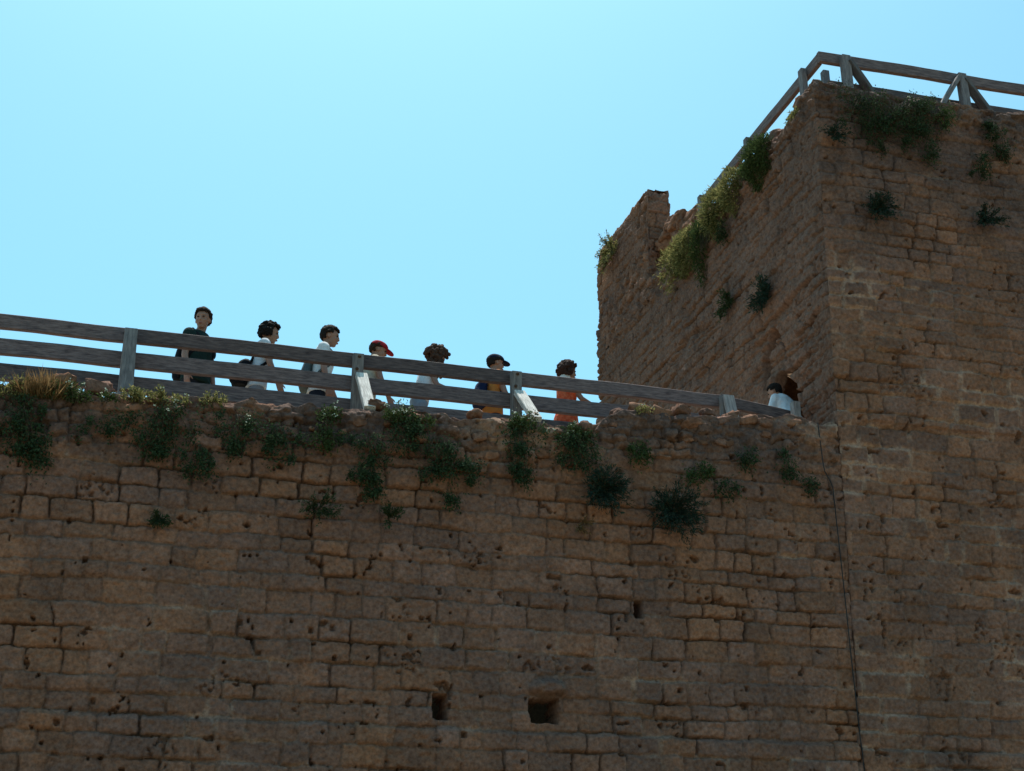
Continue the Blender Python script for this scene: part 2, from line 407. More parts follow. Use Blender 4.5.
# ------------------------------------------------------------------ tower
def build_tower():
    path = [(XT + 1.2, 8.68), (XT, 8.68), (XT, -0.02), (XT + 6.2, -0.02)]
    U0 = 1.2; U1 = U0 + 8.70                       # arc length of the two corners
    us = np.concatenate([np.arange(0, U0, 0.03), np.arange(U0, U1, 0.0145), np.arange(U1, U1 + 3.9, 0.0125), np.arange(U1 + 3.9, U1 + 6.2, 0.04)])
    zs = np.concatenate([np.arange(-0.3, 3.3, 0.08), np.arange(3.3, 13.5, 0.0135)])
    def top(u):
        t = 12.80 + 0.075 * (fbm(u * 2.3, u * 0 + 1, 61, 4) - 0.5) + 0.05 * (vnoise(u * 9, u * 0, 62) - 0.5)
        t = t - 0.16 * np.exp(-((u - (U1 - 1.0)) / 0.35) ** 2) + 0.06 * np.exp(-((u - U1) / 0.5) ** 2)
        return t + np.where(u > U1, 0.03 * (u - U1), 0)
    def rough(U, Z): return 1.0 + 0.35 * (U < U1)
    def mort(U, Z):
        x = U - U1
        return np.where(x > 0, 0.75 * sstep(11.6, 9.5, Z) + 0.3 * sstep(6.2, 4.0, Z) - 0.15, -0.45)
    def rub(U, Z):
        return np.maximum(sstep(0.7, 0.3, 12.85 - Z), 0.3 * sstep(0.42, 0.62, fbm(U * 0.7, Z * 0.7, 63, 3)) * (U < U1 - 0.5))
    def grime(U, Z):
        return 0.8 * sstep(9.6, 12.2, Z + 1.2 * (fbm(U, Z, 66, 3) - 0.5)) * sstep(0.25, 0.55, fbm(U * 1.5, Z * 1.5, 64, 4)) + 0.25 * sstep(0.5, 0.7, fbm(U * 1.1, Z * 1.1, 65, 4))
    def edits(U, Z, h, col):
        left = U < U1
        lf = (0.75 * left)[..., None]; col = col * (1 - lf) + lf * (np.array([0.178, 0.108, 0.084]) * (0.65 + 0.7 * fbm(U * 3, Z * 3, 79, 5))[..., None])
        yy = U1 - 0.02 - U
        wob = 0.12 * (fbm(U * 5, Z * 5, 71, 3) - 0.5)
        # doorway onto the walkway, pointed top
        a = np.abs(yy - 1.42) / 0.43; zt = 9.10 - 0.5 * np.clip(a, 0, 2) ** 1.7
        m = sstep(1.04, 0.97, a + wob) * sstep(zt + 0.04, zt - 0.02, Z + wob * 0.4) * sstep(7.1, 7.2, Z) * left
        h = h * (1 - m) - 0.19 * m
        # blocked arch outlined above it
        q = np.abs(yy - 1.62) / 0.3; za = 9.78 - 0.42 * np.clip(q, 0, 2) ** 2
        ring = sstep(0.10, 0.03, np.abs(Z - za)) * (q < 1.0) + sstep(0.28, 0.08, np.abs(q - 0.9)) * (Z < 9.5) * (Z > 9.05)
        inner = (q < 1) * (Z < za) * (Z > 9.15)
        h = h - 0.15 * np.clip(ring, 0, 1) * left * (0.4 + fbm(U * 6, Z * 6, 72, 2)) - 0.06 * inner * left
        # open bed joints running along the side face
        bed = sstep(0.55, 0.75, fbm(U * 0.9, Z * 9.0, 73, 3)) * sstep(0.45, 0.6, fbm(U * 1.3, Z * 1.3, 74, 3))
        h = h - 0.06 * bed * left
        # ledge in the lowest courses of the front
        zl = 3.96 + 0.03 * (fbm(U * 1.5, U * 0, 75, 3) - 0.5)
        h = h + 0.05 * sstep(zl + 0.02, zl - 0.03, Z) * (~left)
        # two or three courses left proud where the side was refaced
        h = h + 0.035 * sstep(0.0, 0.2, U - U1 - 0.18 - 0.15 * vnoise(Z * 2.2, Z * 0, 76)) * (Z < 12) * (Z > 7.9)
        return h, col
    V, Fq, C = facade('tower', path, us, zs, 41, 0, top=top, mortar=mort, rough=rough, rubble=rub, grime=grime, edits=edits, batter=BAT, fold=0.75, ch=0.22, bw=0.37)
    q = V[Fq]; deep = ((q[..., 0] > tower_x(q[..., 2]) + 0.13) & (q[..., 2] < 9.2) & (q[..., 2] > 7.1) & (q[..., 1] > 0.9) & (q[..., 1] < 1.95)).all(1)
    Fq = Fq[~deep]          # the doorway opens into the hollow of the tower
    back = [box_quads(XT + 5.0, XT + 6.15, 0.5, 8.3, -0.3, 12.6, (0.25, 0.18, 0.12)), box_quads(XT + 1.9, XT + 5.0, 7.3, 8.3, -0.3, 12.6, (0.25, 0.18, 0.12)),
            box_quads(XT + 0.7, XT + 6.0, 0.6, 8.2, 12.3, 12.55, (0.3, 0.22, 0.15))]
    V, Fq, C = merge([(V, Fq, C)] + back)
    o = link('stone_tower', mesh_np('stone_tower', V, Fq, True, C), STONE)
    tag(o, 'tall square stone tower with broken battlement beside the walkway', 'tower')
    # tall merlon left standing at the rear corner
    x0 = tower_x(12.8) ; ym, yb = 6.05, 8.66
    th = 0.46
    path = [(x0 + th, yb), (x0, yb), (x0, ym), (x0 + th, ym), (x0 + th, yb)]
    per = th * 2 + (yb - ym) * 2
    us = np.arange(0, per + 0.01, 0.014); zs = np.arange(12.45, 15.3, 0.014)
    def mt(u):
        t = 14.72 + 0.16 * (fbm(u * 2.5, u * 0 + 4, 81, 4) - 0.5) + 0.06 * (vnoise(u * 9, u * 0, 82) - 0.5)
        return t
    V, Fq, C = facade('merlon', path, us, zs, 51, 0, top=mt, rough=lambda U, Z: 1.1 + 0 * U, fold=0.22, mortar=lambda U, Z: -0.4 + 0 * U,
                      rubble=lambda U, Z: 0.62 * sstep(0.35, 0.6, fbm(U, Z, 83, 3)), grime=lambda U, Z: 0.5 * sstep(0.3, 0.6, fbm(U * 1.5, Z * 1.5, 84, 4)), ch=0.25, bw=0.4)
    V[:, 0] += BAT * (V[:, 2] - 12.8)
    link('merlon', mesh_np('merlon', V, Fq, True, C), STONE, o)
    V, Fq, C = rocks([(XT + 0.02, 1.42, 7.30, 0.36, 0.52, 0.175)], 23)
    link('doorstep', mesh_np('doorstep', V, Fq, True, C), STONE, o)
    # low broken parapet stones on the far side of the roof and on the left edge
    it = []; rs = np.random.RandomState(8)
    for k in range(9):
        it.append((x0 + 0.55 + 0.16 * k + rs.uniform(-.05, .05), 7.9 + rs.uniform(-.1, .1), 12.9 + 0.1 * (k % 3), 0.2, 0.2, 0.2))
    for k in range(46):
        t = rs.uniform(0, 1); px = 668 + 34 * t
        edge = np.interp(px, [668, 672, 678, 686, 690, 696, 702], [226, 216, 213, 214, 220, 211, 205])
        p = onX(px, edge + rs.uniform(3, 24), x0 + rs.uniform(0.25, 0.45)); w = rs.uniform(0.08, 0.15)
        it.append((p[0], p[1], p[2], w * 0.8, w * 1.5, w * 0.8))
    y = 0.5
    while y < 6.2:
        s = rs.uniform(0.06, 0.13); it.append((x0 + rs.uniform(0.08, 0.3), y, 12.83 - (0.25 if 0.7 < y < 1.3 else 0), s, s * 1.3, s * 0.8)); y += rs.uniform(0.12, 0.3)
    V, Fq, C = rocks(it, 19)
    link('parapet', mesh_np('parapet', V, Fq, True, C), STONE, o)
    return o
TOWER = build_tower()

# ------------------------------------------------------------------ ground and walkway
def build_ground():
    n = 60
    g = np.concatenate([-np.geomspace(2000, 12, n), np.linspace(-11, 11, 45), np.geomspace(12, 2000, n)])
    X, Y = np.meshgrid(g, g); Z = 0.25 * (fbm(X * 0.15 + 100, Y * 0.15 + 100, 3, 4) - 0.5) * 1.0
    V = np.stack([X, Y, Z], -1).reshape(-1, 3); m = len(g)
    a = (np.arange(m - 1)[:, None] * m + np.arange(m - 1)[None, :]).ravel()
    o = link('ground', mesh_np('ground', V, np.stack([a, a + 1, a + m + 1, a + m], 1)), EARTH); tag(o, kind='structure')
    us = np.linspace(-6, 8.2, 60); vs = np.linspace(0.45, 2.62, 12)
    X, Y = np.meshgrid(us, vs); Z = 7.2 + 0.02 * (fbm(X * 2, Y * 2, 6, 3) - 0.5) + 0.006
    V = np.stack([X, Y, Z], -1).reshape(-1, 3); m = len(us)
    a = (np.arange(len(vs) - 1)[:, None] * m + np.arange(m - 1)[None, :]).ravel()
    o = link('walkway', mesh_np('walkway', V, np.stack([a, a + 1, a + m + 1, a + m], 1)), PAVE); tag(o, kind='structure')
build_ground()
FLOOR = 7.205

# ------------------------------------------------------------------ timber
def timber(name, A, B, w, h, mat, parent, up=(0, 0, 1), seed=0, label=None):
    """sawn board from A to B: h measured along 'up', w across; slightly warped, worn edges; local x runs along it"""
    A = Vector(A); B = Vector(B); L = (B - A).length
    n = max(2, int(L / 0.12)); xs = np.linspace(0, L, n + 1); b = 0.007
    prof = np.array([(-w / 2 + b, -h / 2), (w / 2 - b, -h / 2), (w / 2, -h / 2 + b), (w / 2, h / 2 - b), (w / 2 - b, h / 2), (-w / 2 + b, h / 2), (-w / 2, h / 2 - b), (-w / 2, -h / 2 + b)])
    V = []
    for i, x in enumerate(xs):
        e = 0.016 * (vnoise(np.array([x * 1.3 + seed]), np.array([1.0]), 5)[0] - 0.5); e2 = 0.018 * (vnoise(np.array([x * 1.1 + seed]), np.array([9.0]), 6)[0] - 0.5)
        k = 1 + 0.04 * (vnoise(np.array([x * 4.1 + seed]), np.array([3.0]), 7)[0] - 0.5)
        for p in prof: V.append((x, p[0] * k + e, p[1] * k + e2))
    Fq = []
    for i in range(n):
        for j in range(8):
            a = i * 8 + j; c = i * 8 + (j + 1) % 8
            Fq.append([a, c, c + 8, a + 8])
    me = bpy.data.meshes.new(name)
    me.from_pydata(V, [], Fq + [list(range(8))[::-1], [n * 8 + j for j in range(8)]]); me.update()
    ax = (B - A).normalized(); u = Vector(up); yv = u.cross(ax)
    yv.normalize(); zv = ax.cross(yv)
    m = Matrix(((ax.x, yv.x, zv.x, A.x), (ax.y, yv.y, zv.y, A.y), (ax.z, yv.z, zv.z, A.z), (0, 0, 0, 1)))
    o = link(name, me, mat, parent, label)
    o.matrix_world = m
    return o
WOODL = noise_mat('post_grain', (0.13, 0.115, 0.115), (0.33, 0.29, 0.27), 5, 0.85, 0.5, 0.2, stretch=(1.2, 10, 10), bscale=12, dist=0.01)

WOODS = noise_mat('sunlit_stay_wood', (0.25, 0.23, 0.21), (0.62, 0.58, 0.53), 5, 0.85, 0.5, 0.2, stretch=(1.2, 10, 10), bscale=12, dist=0.01)  # paler copy for the stays in the sun, sunlight put into the colour
def bolt(parent, x, y, z, seed=0):
    rs = np.random.RandomState(seed); P = []
    for r, yy in ((0.020, 0.0), (0.020, -0.010), (0.013, -0.014)):
        P.append([(x + r * math.cos(a), y + yy, z + r * math.sin(a)) for a in np.arange(6) * math.pi / 3 + rs.uniform(0, 1)])
    V = [p for ring in P for p in ring]; Fq = [[i * 6 + j, i * 6 + (j + 1) % 6, (i + 1) * 6 + (j + 1) % 6, (i + 1) * 6 + j] for i in range(2) for j in range(6)]
    me = bpy.data.meshes.new('bolt'); me.from_pydata(V, [], Fq + [list(range(12, 18)), list(range(6))[::-1]]); me.update()
    o = link('bolt', me, RUST, parent); o.matrix_world = Matrix.Identity(4); return o
RUST = noise_mat('rusty_iron', (0.03, 0.018, 0.012), (0.09, 0.04, 0.02), 40, 0.8)
def build_fence():
    f = thing('wooden_fence', 'long weathered timber fence of three rails along the walkway edge', 'fence')
    YR = 0.75
    posts = [-5.3, -2.7] + [onY(px, 370, 0.66)[0] for px in (126, 357, 515, 722)]
    zo = 0.3 * 0.42
    for zc, h in ((8.163 + zo, 0.168), (7.868 + zo, 0.182), (7.575 + zo, 0.19)):
        for i in range(5):
            a, b = posts[i], posts[i + 1]
            timber('rail', (a + 0.002, YR, zc + random.Random(i).uniform(-.006, .006)), (b - 0.002, YR, zc + random.Random(i + 9).uniform(-.006, .006)), 0.07, h, WOOD, f, seed=i * 7 + zc)
    for i, x in enumerate(posts):
        timber('post', (x, 0.655, 7.0), (x, 0.655, 8.32), 0.12, 0.11, WOODL, f, up=(0, 1, 0), seed=i)
        if i in (3, 4):
            for q, zb in enumerate((8.28, 8.12)): bolt(f, x + 0.012 * (1 - 2 * q), 0.594, zb, i * 3 + q)
        # stay leaning outwards from the post to the wall edge
        zt = 7.43 + 0.07 * (i > 3)
        if i in (2, 5): timber('stay', (x + 0.03, 0.36, 7.47), (x + 0.015, 0.565, 8.285), 0.14, 0.055, WOODL, f, up=(0, -1, 0.4), seed=i + 30)
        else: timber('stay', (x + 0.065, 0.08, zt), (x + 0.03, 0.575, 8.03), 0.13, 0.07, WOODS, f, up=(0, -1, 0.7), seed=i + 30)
    return f
random.seed(3)
FENCE = build_fence()
def build_stair_rail():
    f = thing('handrail', 'short sloping timber handrail running from the last fence post to the doorway', 'handrail')
    a = onY(724, 401, 0.72); b = onY(797, 418, 0.9)
    timber('rail', a, b, 0.06, 0.15, WOOD, f, seed=4)
    c = onY(792, 405, 0.8)
    timber('post', (c[0], c[1] - 0.08, 7.1), (c[0], c[1] - 0.08, c[2]), 0.1, 0.1, WOODL, f, up=(0, 1, 0), seed=9)
build_stair_rail()

def build_roof_rail():
    f = thing('roof_railing', 'weathered timber railing with diagonal stays round the tower roof', 'railing')
    YF = 0.32
    c = onY(820, 58, YF); zt = c[2]; xl = c[0]
    zb = 12.5
    hh = 0.17
    xr = xl + 5.2
    e = onY(1024, 90, YF)
    ze = e[2] if True else zt
    zr = lambda x: zt + (ze - zt) * (x - xl) / (e[0] - xl)
    timber('rail', (xl - 0.03, YF, zr(xl)), (xr, YF, zr(xr)), 0.07, hh, WOOD, f, seed=1)
    timber('rail', (xl + 0.1, YF + 0.02, zr(xl) - 0.43), (xr, YF + 0.02, zr(xr) - 0.43), 0.06, 0.14, WOOD, f, seed=2)
    for k, px in enumerate((847.5, 961)):
        p = onY(px, 80, YF - 0.09); x = p[0]
        timber('post', (x, YF - 0.09, zb), (x, YF - 0.09, zr(x) + 0.02), 0.1, 0.13, WOODP, f, up=(1, 0, 0), seed=k)
        for s in ((1,) if k == 0 else (1, -1)):
            timber('stay', (x + s * 0.62, YF - 0.095, zr(x) - 0.95), (x + s * 0.05, YF - 0.095, zr(x) - 0.06), 0.06, 0.14, WOODP, f, up=(0, -1, 0), seed=k + 5 + s)
    x = xl + 2.9 + 1.4
    timber('post', (x, YF - 0.09, zb), (x, YF - 0.09, zr(x) + 0.02), 0.1, 0.13, WOODP, f, up=(1, 0, 0), seed=6)
    # side run
    yl = 5.6
    timber('rail', (xl, YF + 0.04, zt), (xl, yl, zt - 0.02), 0.07, hh, WOOD, f, seed=3)
    for px, py in ((804, 72), (749, 142), (703, 203)):
        p = onX(px, py, xl - 0.06)
        timber('post', (xl - 0.09, p[1], zb), (xl - 0.09, p[1], zt + 0.03), 0.085, 0.11, WOODP, f, up=(0, 1, 0), seed=py)
    p = onY(825, 72, YF + 0.9)
    timber('post', (p[0], YF + 0.9, zb), (p[0], YF + 0.9, p[2]), 0.1, 0.1, WOODP, f, up=(0, 1, 0), seed=12)
build_roof_rail()

# ------------------------------------------------------------------ cable
def build_cable():
    pts = []
    for t in np.linspace(0, 1, 40):
        px = np.interp(t, [0, .12, .2, 1], [817, 823, 832, 866]); py = np.interp(t, [0, .12, .2, 1], [423, 470, 486, 800])
        p = onY(px, py, -0.03); pts.append((p[0] + 0.0015 * math.sin(t * 17), -0.048 - 0.012 * (p[2] < 4.0), p[2]))
    cu = bpy.data.curves.new('c', 'CURVE'); cu.dimensions = '3D'; cu.bevel_depth = 0.0065; cu.bevel_resolution = 2
    s = cu.splines.new('POLY'); s.points.add(len(pts) - 1)
    for q, p in zip(s.points, pts): q.co = (*p, 1)
    o = bpy.data.objects.new('c', cu); COL.objects.link(o)
    me = bpy.data.meshes.new_from_object(o.evaluated_get(bpy.context.evaluated_depsgraph_get()))
    bpy.data.objects.remove(o)
    m = noise_mat('black_sheath', (0.012, 0.012, 0.013), (0.03, 0.03, 0.03), 10, 0.7)
    o = link('cable', me, m); tag(o, 'thin dark cable running straight down the wall below the tower corner', 'cable')
build_cable()

# ------------------------------------------------------------------ plants
LEAF_DARK = leaf_mat('dark_leaf', (0.022, 0.038, 0.018), (0.060, 0.090, 0.040), 0.2)
LEAF_GREEN = leaf_mat('green_leaf', (0.03, 0.05, 0.018), (0.085, 0.115, 0.04), 0.25)
LEAF_YEL = leaf_mat('sunlit_yellow_leaf', (0.075, 0.085, 0.028), (0.32, 0.28, 0.11), 0.4)  # yellow of sunlit foliage, the sun's glow put into the leaf colour
LEAF_DRY = leaf_mat('dry_leaf', (0.14, 0.08, 0.035), (0.30, 0.19, 0.09), 0.3)
LEAF_TEAL = leaf_mat('blue_green_leaf', (0.016, 0.034, 0.026), (0.04, 0.07, 0.050), 0.15)
STEM = noise_mat('brown_stem', (0.05, 0.035, 0.02), (0.10, 0.07, 0.04), 20, 0.9)
PETAL = noise_mat('pale_petal', (0.36, 0.37, 0.26), (0.55, 0.55, 0.42), 30, 0.7)

def leaves_mesh(name, P, D, Nn, ln, wd, rs):
    """pointed folded leaves: P roots, D directions, Nn normals"""
    n = len(P)
    D = D / np.linalg.norm(D, axis=1)[:, None]
    S = np.cross(D, Nn); S /= np.linalg.norm(S, axis=1)[:, None] + 1e-9
    N2 = np.cross(S, D)
    ln = ln[:, None]; wd = wd[:, None]
    mid = P + D * ln * 0.5
    V = np.stack([P, mid + S * wd * 0.5 + N2 * wd * 0.18, P + D * ln - N2 * ln * 0.12, mid - S * wd * 0.5 + N2 * wd * 0.18], 1).reshape(-1, 3)
    Fq = (np.arange(n)[:, None] * 4 + np.array([0, 1, 2, 3])[None])
    c = np.repeat(rs.uniform(0, 1, n) ** 1.3, 4)[:, None] * np.ones(3)
    return mesh_np(name, V, Fq, False, c)

def plant(name, label, kind, p, out, w, h, mat, n, seed, lean=0.0, flowers=0, leaf=(0.036, 0.018), depth=0.16, group=None, cat=None, flat=1.0):
    """p root point on the masonry, out outward direction, w/h size in metres"""
    rs = np.random.RandomState(seed)
    out = np.array(out, float); side = np.cross(np.array([0, 0, 1.0]), out); side /= np.linalg.norm(side)
    if abs(out[2]) > 0.9: side = np.array([1.0, 0, 0]); 
    up = np.array([0, 0, 1.0])
    root = thing(name, label, cat or 'plant', tuple(p), 0, group)
    Ps, Ds, Ns, stems = [], [], [], []
    if kind == 'hang':
        n = int(n * 2.2); K = max(6, int(n / 90)); cs = []
        for k in range(K):
            t = rs.uniform(0, 1) ** 0.8; a = rs.normal(0, 0.5) * (1 - 0.45 * t)
            cs.append((a * w * 0.5 * 1.3, -t * h, rs.uniform(0.03, 1) * depth * (1 - 0.3 * t)))
        for (a, b, c) in cs:
            m = int(n / K * rs.uniform(0.4, 1.3)); r = rs.uniform(0.03, 0.13) * min(1.3, max(0.6, w / 0.7))
            q = rs.normal(0, 1, (m, 3)) * np.array([r * 0.8, r * 0.95, 0.045])
            pp = side * (a + q[:, :1]) + up * np.minimum(b + q[:, 1:2], 0.05 + 0.02 * q[:, :1]) + out * np.abs(c + q[:, 2:3])
            dd = side * rs.normal(0, 0.6, (m, 1)) + up * rs.normal(-0.5, 0.5, (m, 1)) + out * rs.normal(0.35, 0.4, (m, 1))
            nn = out * 1.0 + up * rs.normal(0.7, 0.4, (m, 1)) + side * rs.normal(0, 0.6, (m, 1))
            Ps.append(pp); Ds.append(dd); Ns.append(nn)
            s0 = side * a * 0.3 + up * 0.0; s1 = side * a + up * b + out * c
            stems.append((s0, (s0 + s1) / 2 + out * 0.05, s1))
    elif kind == 'bush':
        n = int(n * 1.7); K = max(10, n // 28)
        for k in range(K):
            th = rs.uniform(0, 2 * math.pi); el = rs.uniform(0.05, 1.0) ** 0.7
            d = out * (0.25 + 0.6 * el) * flat + (side * math.cos(th) * w + up * math.sin(th) * h) / max(w, h) * (1.05 - 0.45 * el) + up * lean
            d /= np.linalg.norm(d)
            L = 0.58 * max(w, h) * rs.uniform(0.7, 1.12); droop = -0.12 * L
            m = max(6, n // K); t = rs.uniform(0.18, 1, (m, 1))
            pp = d * L * t + up * droop * t ** 2 + rs.normal(0, 0.012, (m, 3))
            dd = d * 0.8 + rs.normal(0, 0.55, (m, 3)); nn = rs.normal(0, 0.6, (m, 3)) + up * 0.8 + out * 0.3
            Ps.append(pp); Ds.append(dd); Ns.append(nn)
            stems.append((np.zeros(3), d * L * 0.5 + up * droop * 0.25, d * L * 0.95 + up * droop * 0.9))
    elif kind == 'mound':
        n = int(n * 1.8); K = max(6, n // 50)
        for k in range(K):
            a = rs.normal(0, 0.4) * w * 0.6; hh = h * rs.uniform(0.35, 1.05) * (1 - min(0.8, abs(a) / w)); b = rs.uniform(-0.4, 0.7) * depth
            m = max(5, n // K); t = rs.uniform(0.05, 1, (m, 1))
            bend = side * rs.normal(0, 0.25) + out * rs.normal(0.1, 0.25)
            pp = side * a + out * b + up * hh * t + bend * hh * t ** 1.5 + rs.normal(0, 0.02, (m, 3))
            dd = up * rs.normal(0.5, 0.4, (m, 1)) + rs.normal(0, 0.6, (m, 3)); nn = rs.normal(0, 0.5, (m, 3)) + up * 0.6 + out * 0.4
            Ps.append(pp); Ds.append(dd); Ns.append(nn)
            b0 = side * a + out * b - up * 0.03
            stems.append((b0, b0 + up * hh * 0.5 + bend * hh * 0.3, b0 + up * hh * 0.95 + bend * hh))
    elif kind == 'tuft':
        m = n
        a = rs.normal(0, 0.3, (m, 1)) * w; b = rs.normal(0, 0.3, (m, 1)) * depth
        pp = side * a + out * b
        dd = up * rs.uniform(0.5, 1.0, (m, 1)) + side * rs.normal(0, 0.4, (m, 1)) + out * rs.normal(0.1, 0.35, (m, 1)); nn = rs.normal(0, 1, (m, 3))
        Ps.append(pp); Ds.append(dd); Ns.append(nn)
    elif kind == 'spill':        # grassy fringe falling over a parapet edge along `side`
        n = int(n * 2.6); m = n
        a = rs.uniform(-0.5, 0.5, (m, 1)) * w; t = rs.uniform(0, 1, (m, 1)) ** 1.2
        cl = 1.5 * sstep(0.15, 0.85, fbm(a * 3.3 + seed, a * 0 + 2, seed, 3)) + 0.05
        bulge = np.sin(np.pi * np.clip(t, 0, 1) * 0.85 + 0.35)
        pp = side * a + up * (0.16 * cl - t * h * cl) + out * (depth * bulge * cl * rs.uniform(0.2, 1.05, (m, 1)) + rs.normal(0, 0.03, (m, 1))) + rs.normal(0, 0.02, (m, 3))
        dd = out * rs.normal(0.35, 0.4, (m, 1)) + up * (0.7 - 1.5 * t + rs.normal(0, 0.35, (m, 1))) + side * rs.normal(0, 0.5, (m, 1)); nn = rs.normal(0, 0.6, (m, 3)) + up * 0.6 + out * 0.4
        Ps.append(pp); Ds.append(dd); Ns.append(nn)
        for k in range(14):
            a0 = rs.uniform(-0.5, 0.5) * w; stems.append((side * a0 - out * 0.05, side * a0 + out * depth * 0.6 + up * 0.02, side * a0 + out * depth * 0.6 - up * h * 0.4))
    P = np.concatenate(Ps); D = np.concatenate(Ds); Nn = np.concatenate(Ns); m = len(P)
    if kind == 'tuft': ln = h * rs.uniform(0.5, 1.15, m); wd = np.full(m, 0.014)
    elif kind == 'spill': ln = leaf[0] * rs.uniform(0.7, 1.7, m); wd = leaf[1] * rs.uniform(0.6, 1.1, m)
    else: ln = leaf[0] * rs.uniform(0.6, 1.3, m); wd = leaf[1] * rs.uniform(0.7, 1.3, m)
    link('foliage', leaves_mesh('foliage', P, D, Nn, ln, wd, rs), mat, root)
    if stems:
        V, Fq = [], []
        for st in stems:
            pts = [np.asarray(q) for q in st]
            b0 = len(V)
            for q in pts:
                for j in range(4):
                    t = j * math.pi / 2; V.append(q + 0.004 * (side * math.cos(t) + out * math.sin(t)))
            for i in range(len(pts) - 1):
                for j in range(4):
                    Fq.append([b0 + i * 4 + j, b0 + i * 4 + (j + 1) % 4, b0 + (i + 1) * 4 + (j + 1) % 4, b0 + (i + 1) * 4 + j])
        link('stem', mesh_np('stem', np.array(V), np.array(Fq)), STEM, root)
    if flowers:
        idx = rs.choice(len(P), min(flowers * 4, len(P)), replace=False)
        q = P[idx]; sc = q @ out + (q @ up) * 0.6; idx = idx[np.argsort(-sc)[:max(2, int(flowers * 0.4))]]
        rep = 5; m = len(idx)
        pp = np.repeat(P[idx] + out * 0.025 + up * 0.012, rep, 0) + rs.normal(0, 0.012, (m * rep, 3))
        dd = rs.normal(0, 1, (m * rep, 3)); nn = np.tile(out + up * 0.5, (m * rep, 1)) + rs.normal(0, 0.2, (m * rep, 3))
        link('flower', leaves_mesh('flower', pp, dd, nn, np.full(m * rep, 0.022), np.full(m * rep, 0.018), rs), PETAL, root)
    return root

PX = 0.0113    # metres per pixel on the wall
FRONT = (0, -1, 0)
def wall_plant(name, label, kind, px, py, wpx, hpx, mat, n, seed, Y=-0.02, **k):
    p = onY(px, py, Y)
    s = (p[1] - CAM[1]) / np.dot(ray(px, py), CF) / ray(px, py)[1] * 0  # distance handled below
    dist = np.linalg.norm(p - CAM); s = dist / F
    return plant(name, label, kind, p, FRONT, wpx * s, hpx * s * 1.05, mat, n, seed, **k)

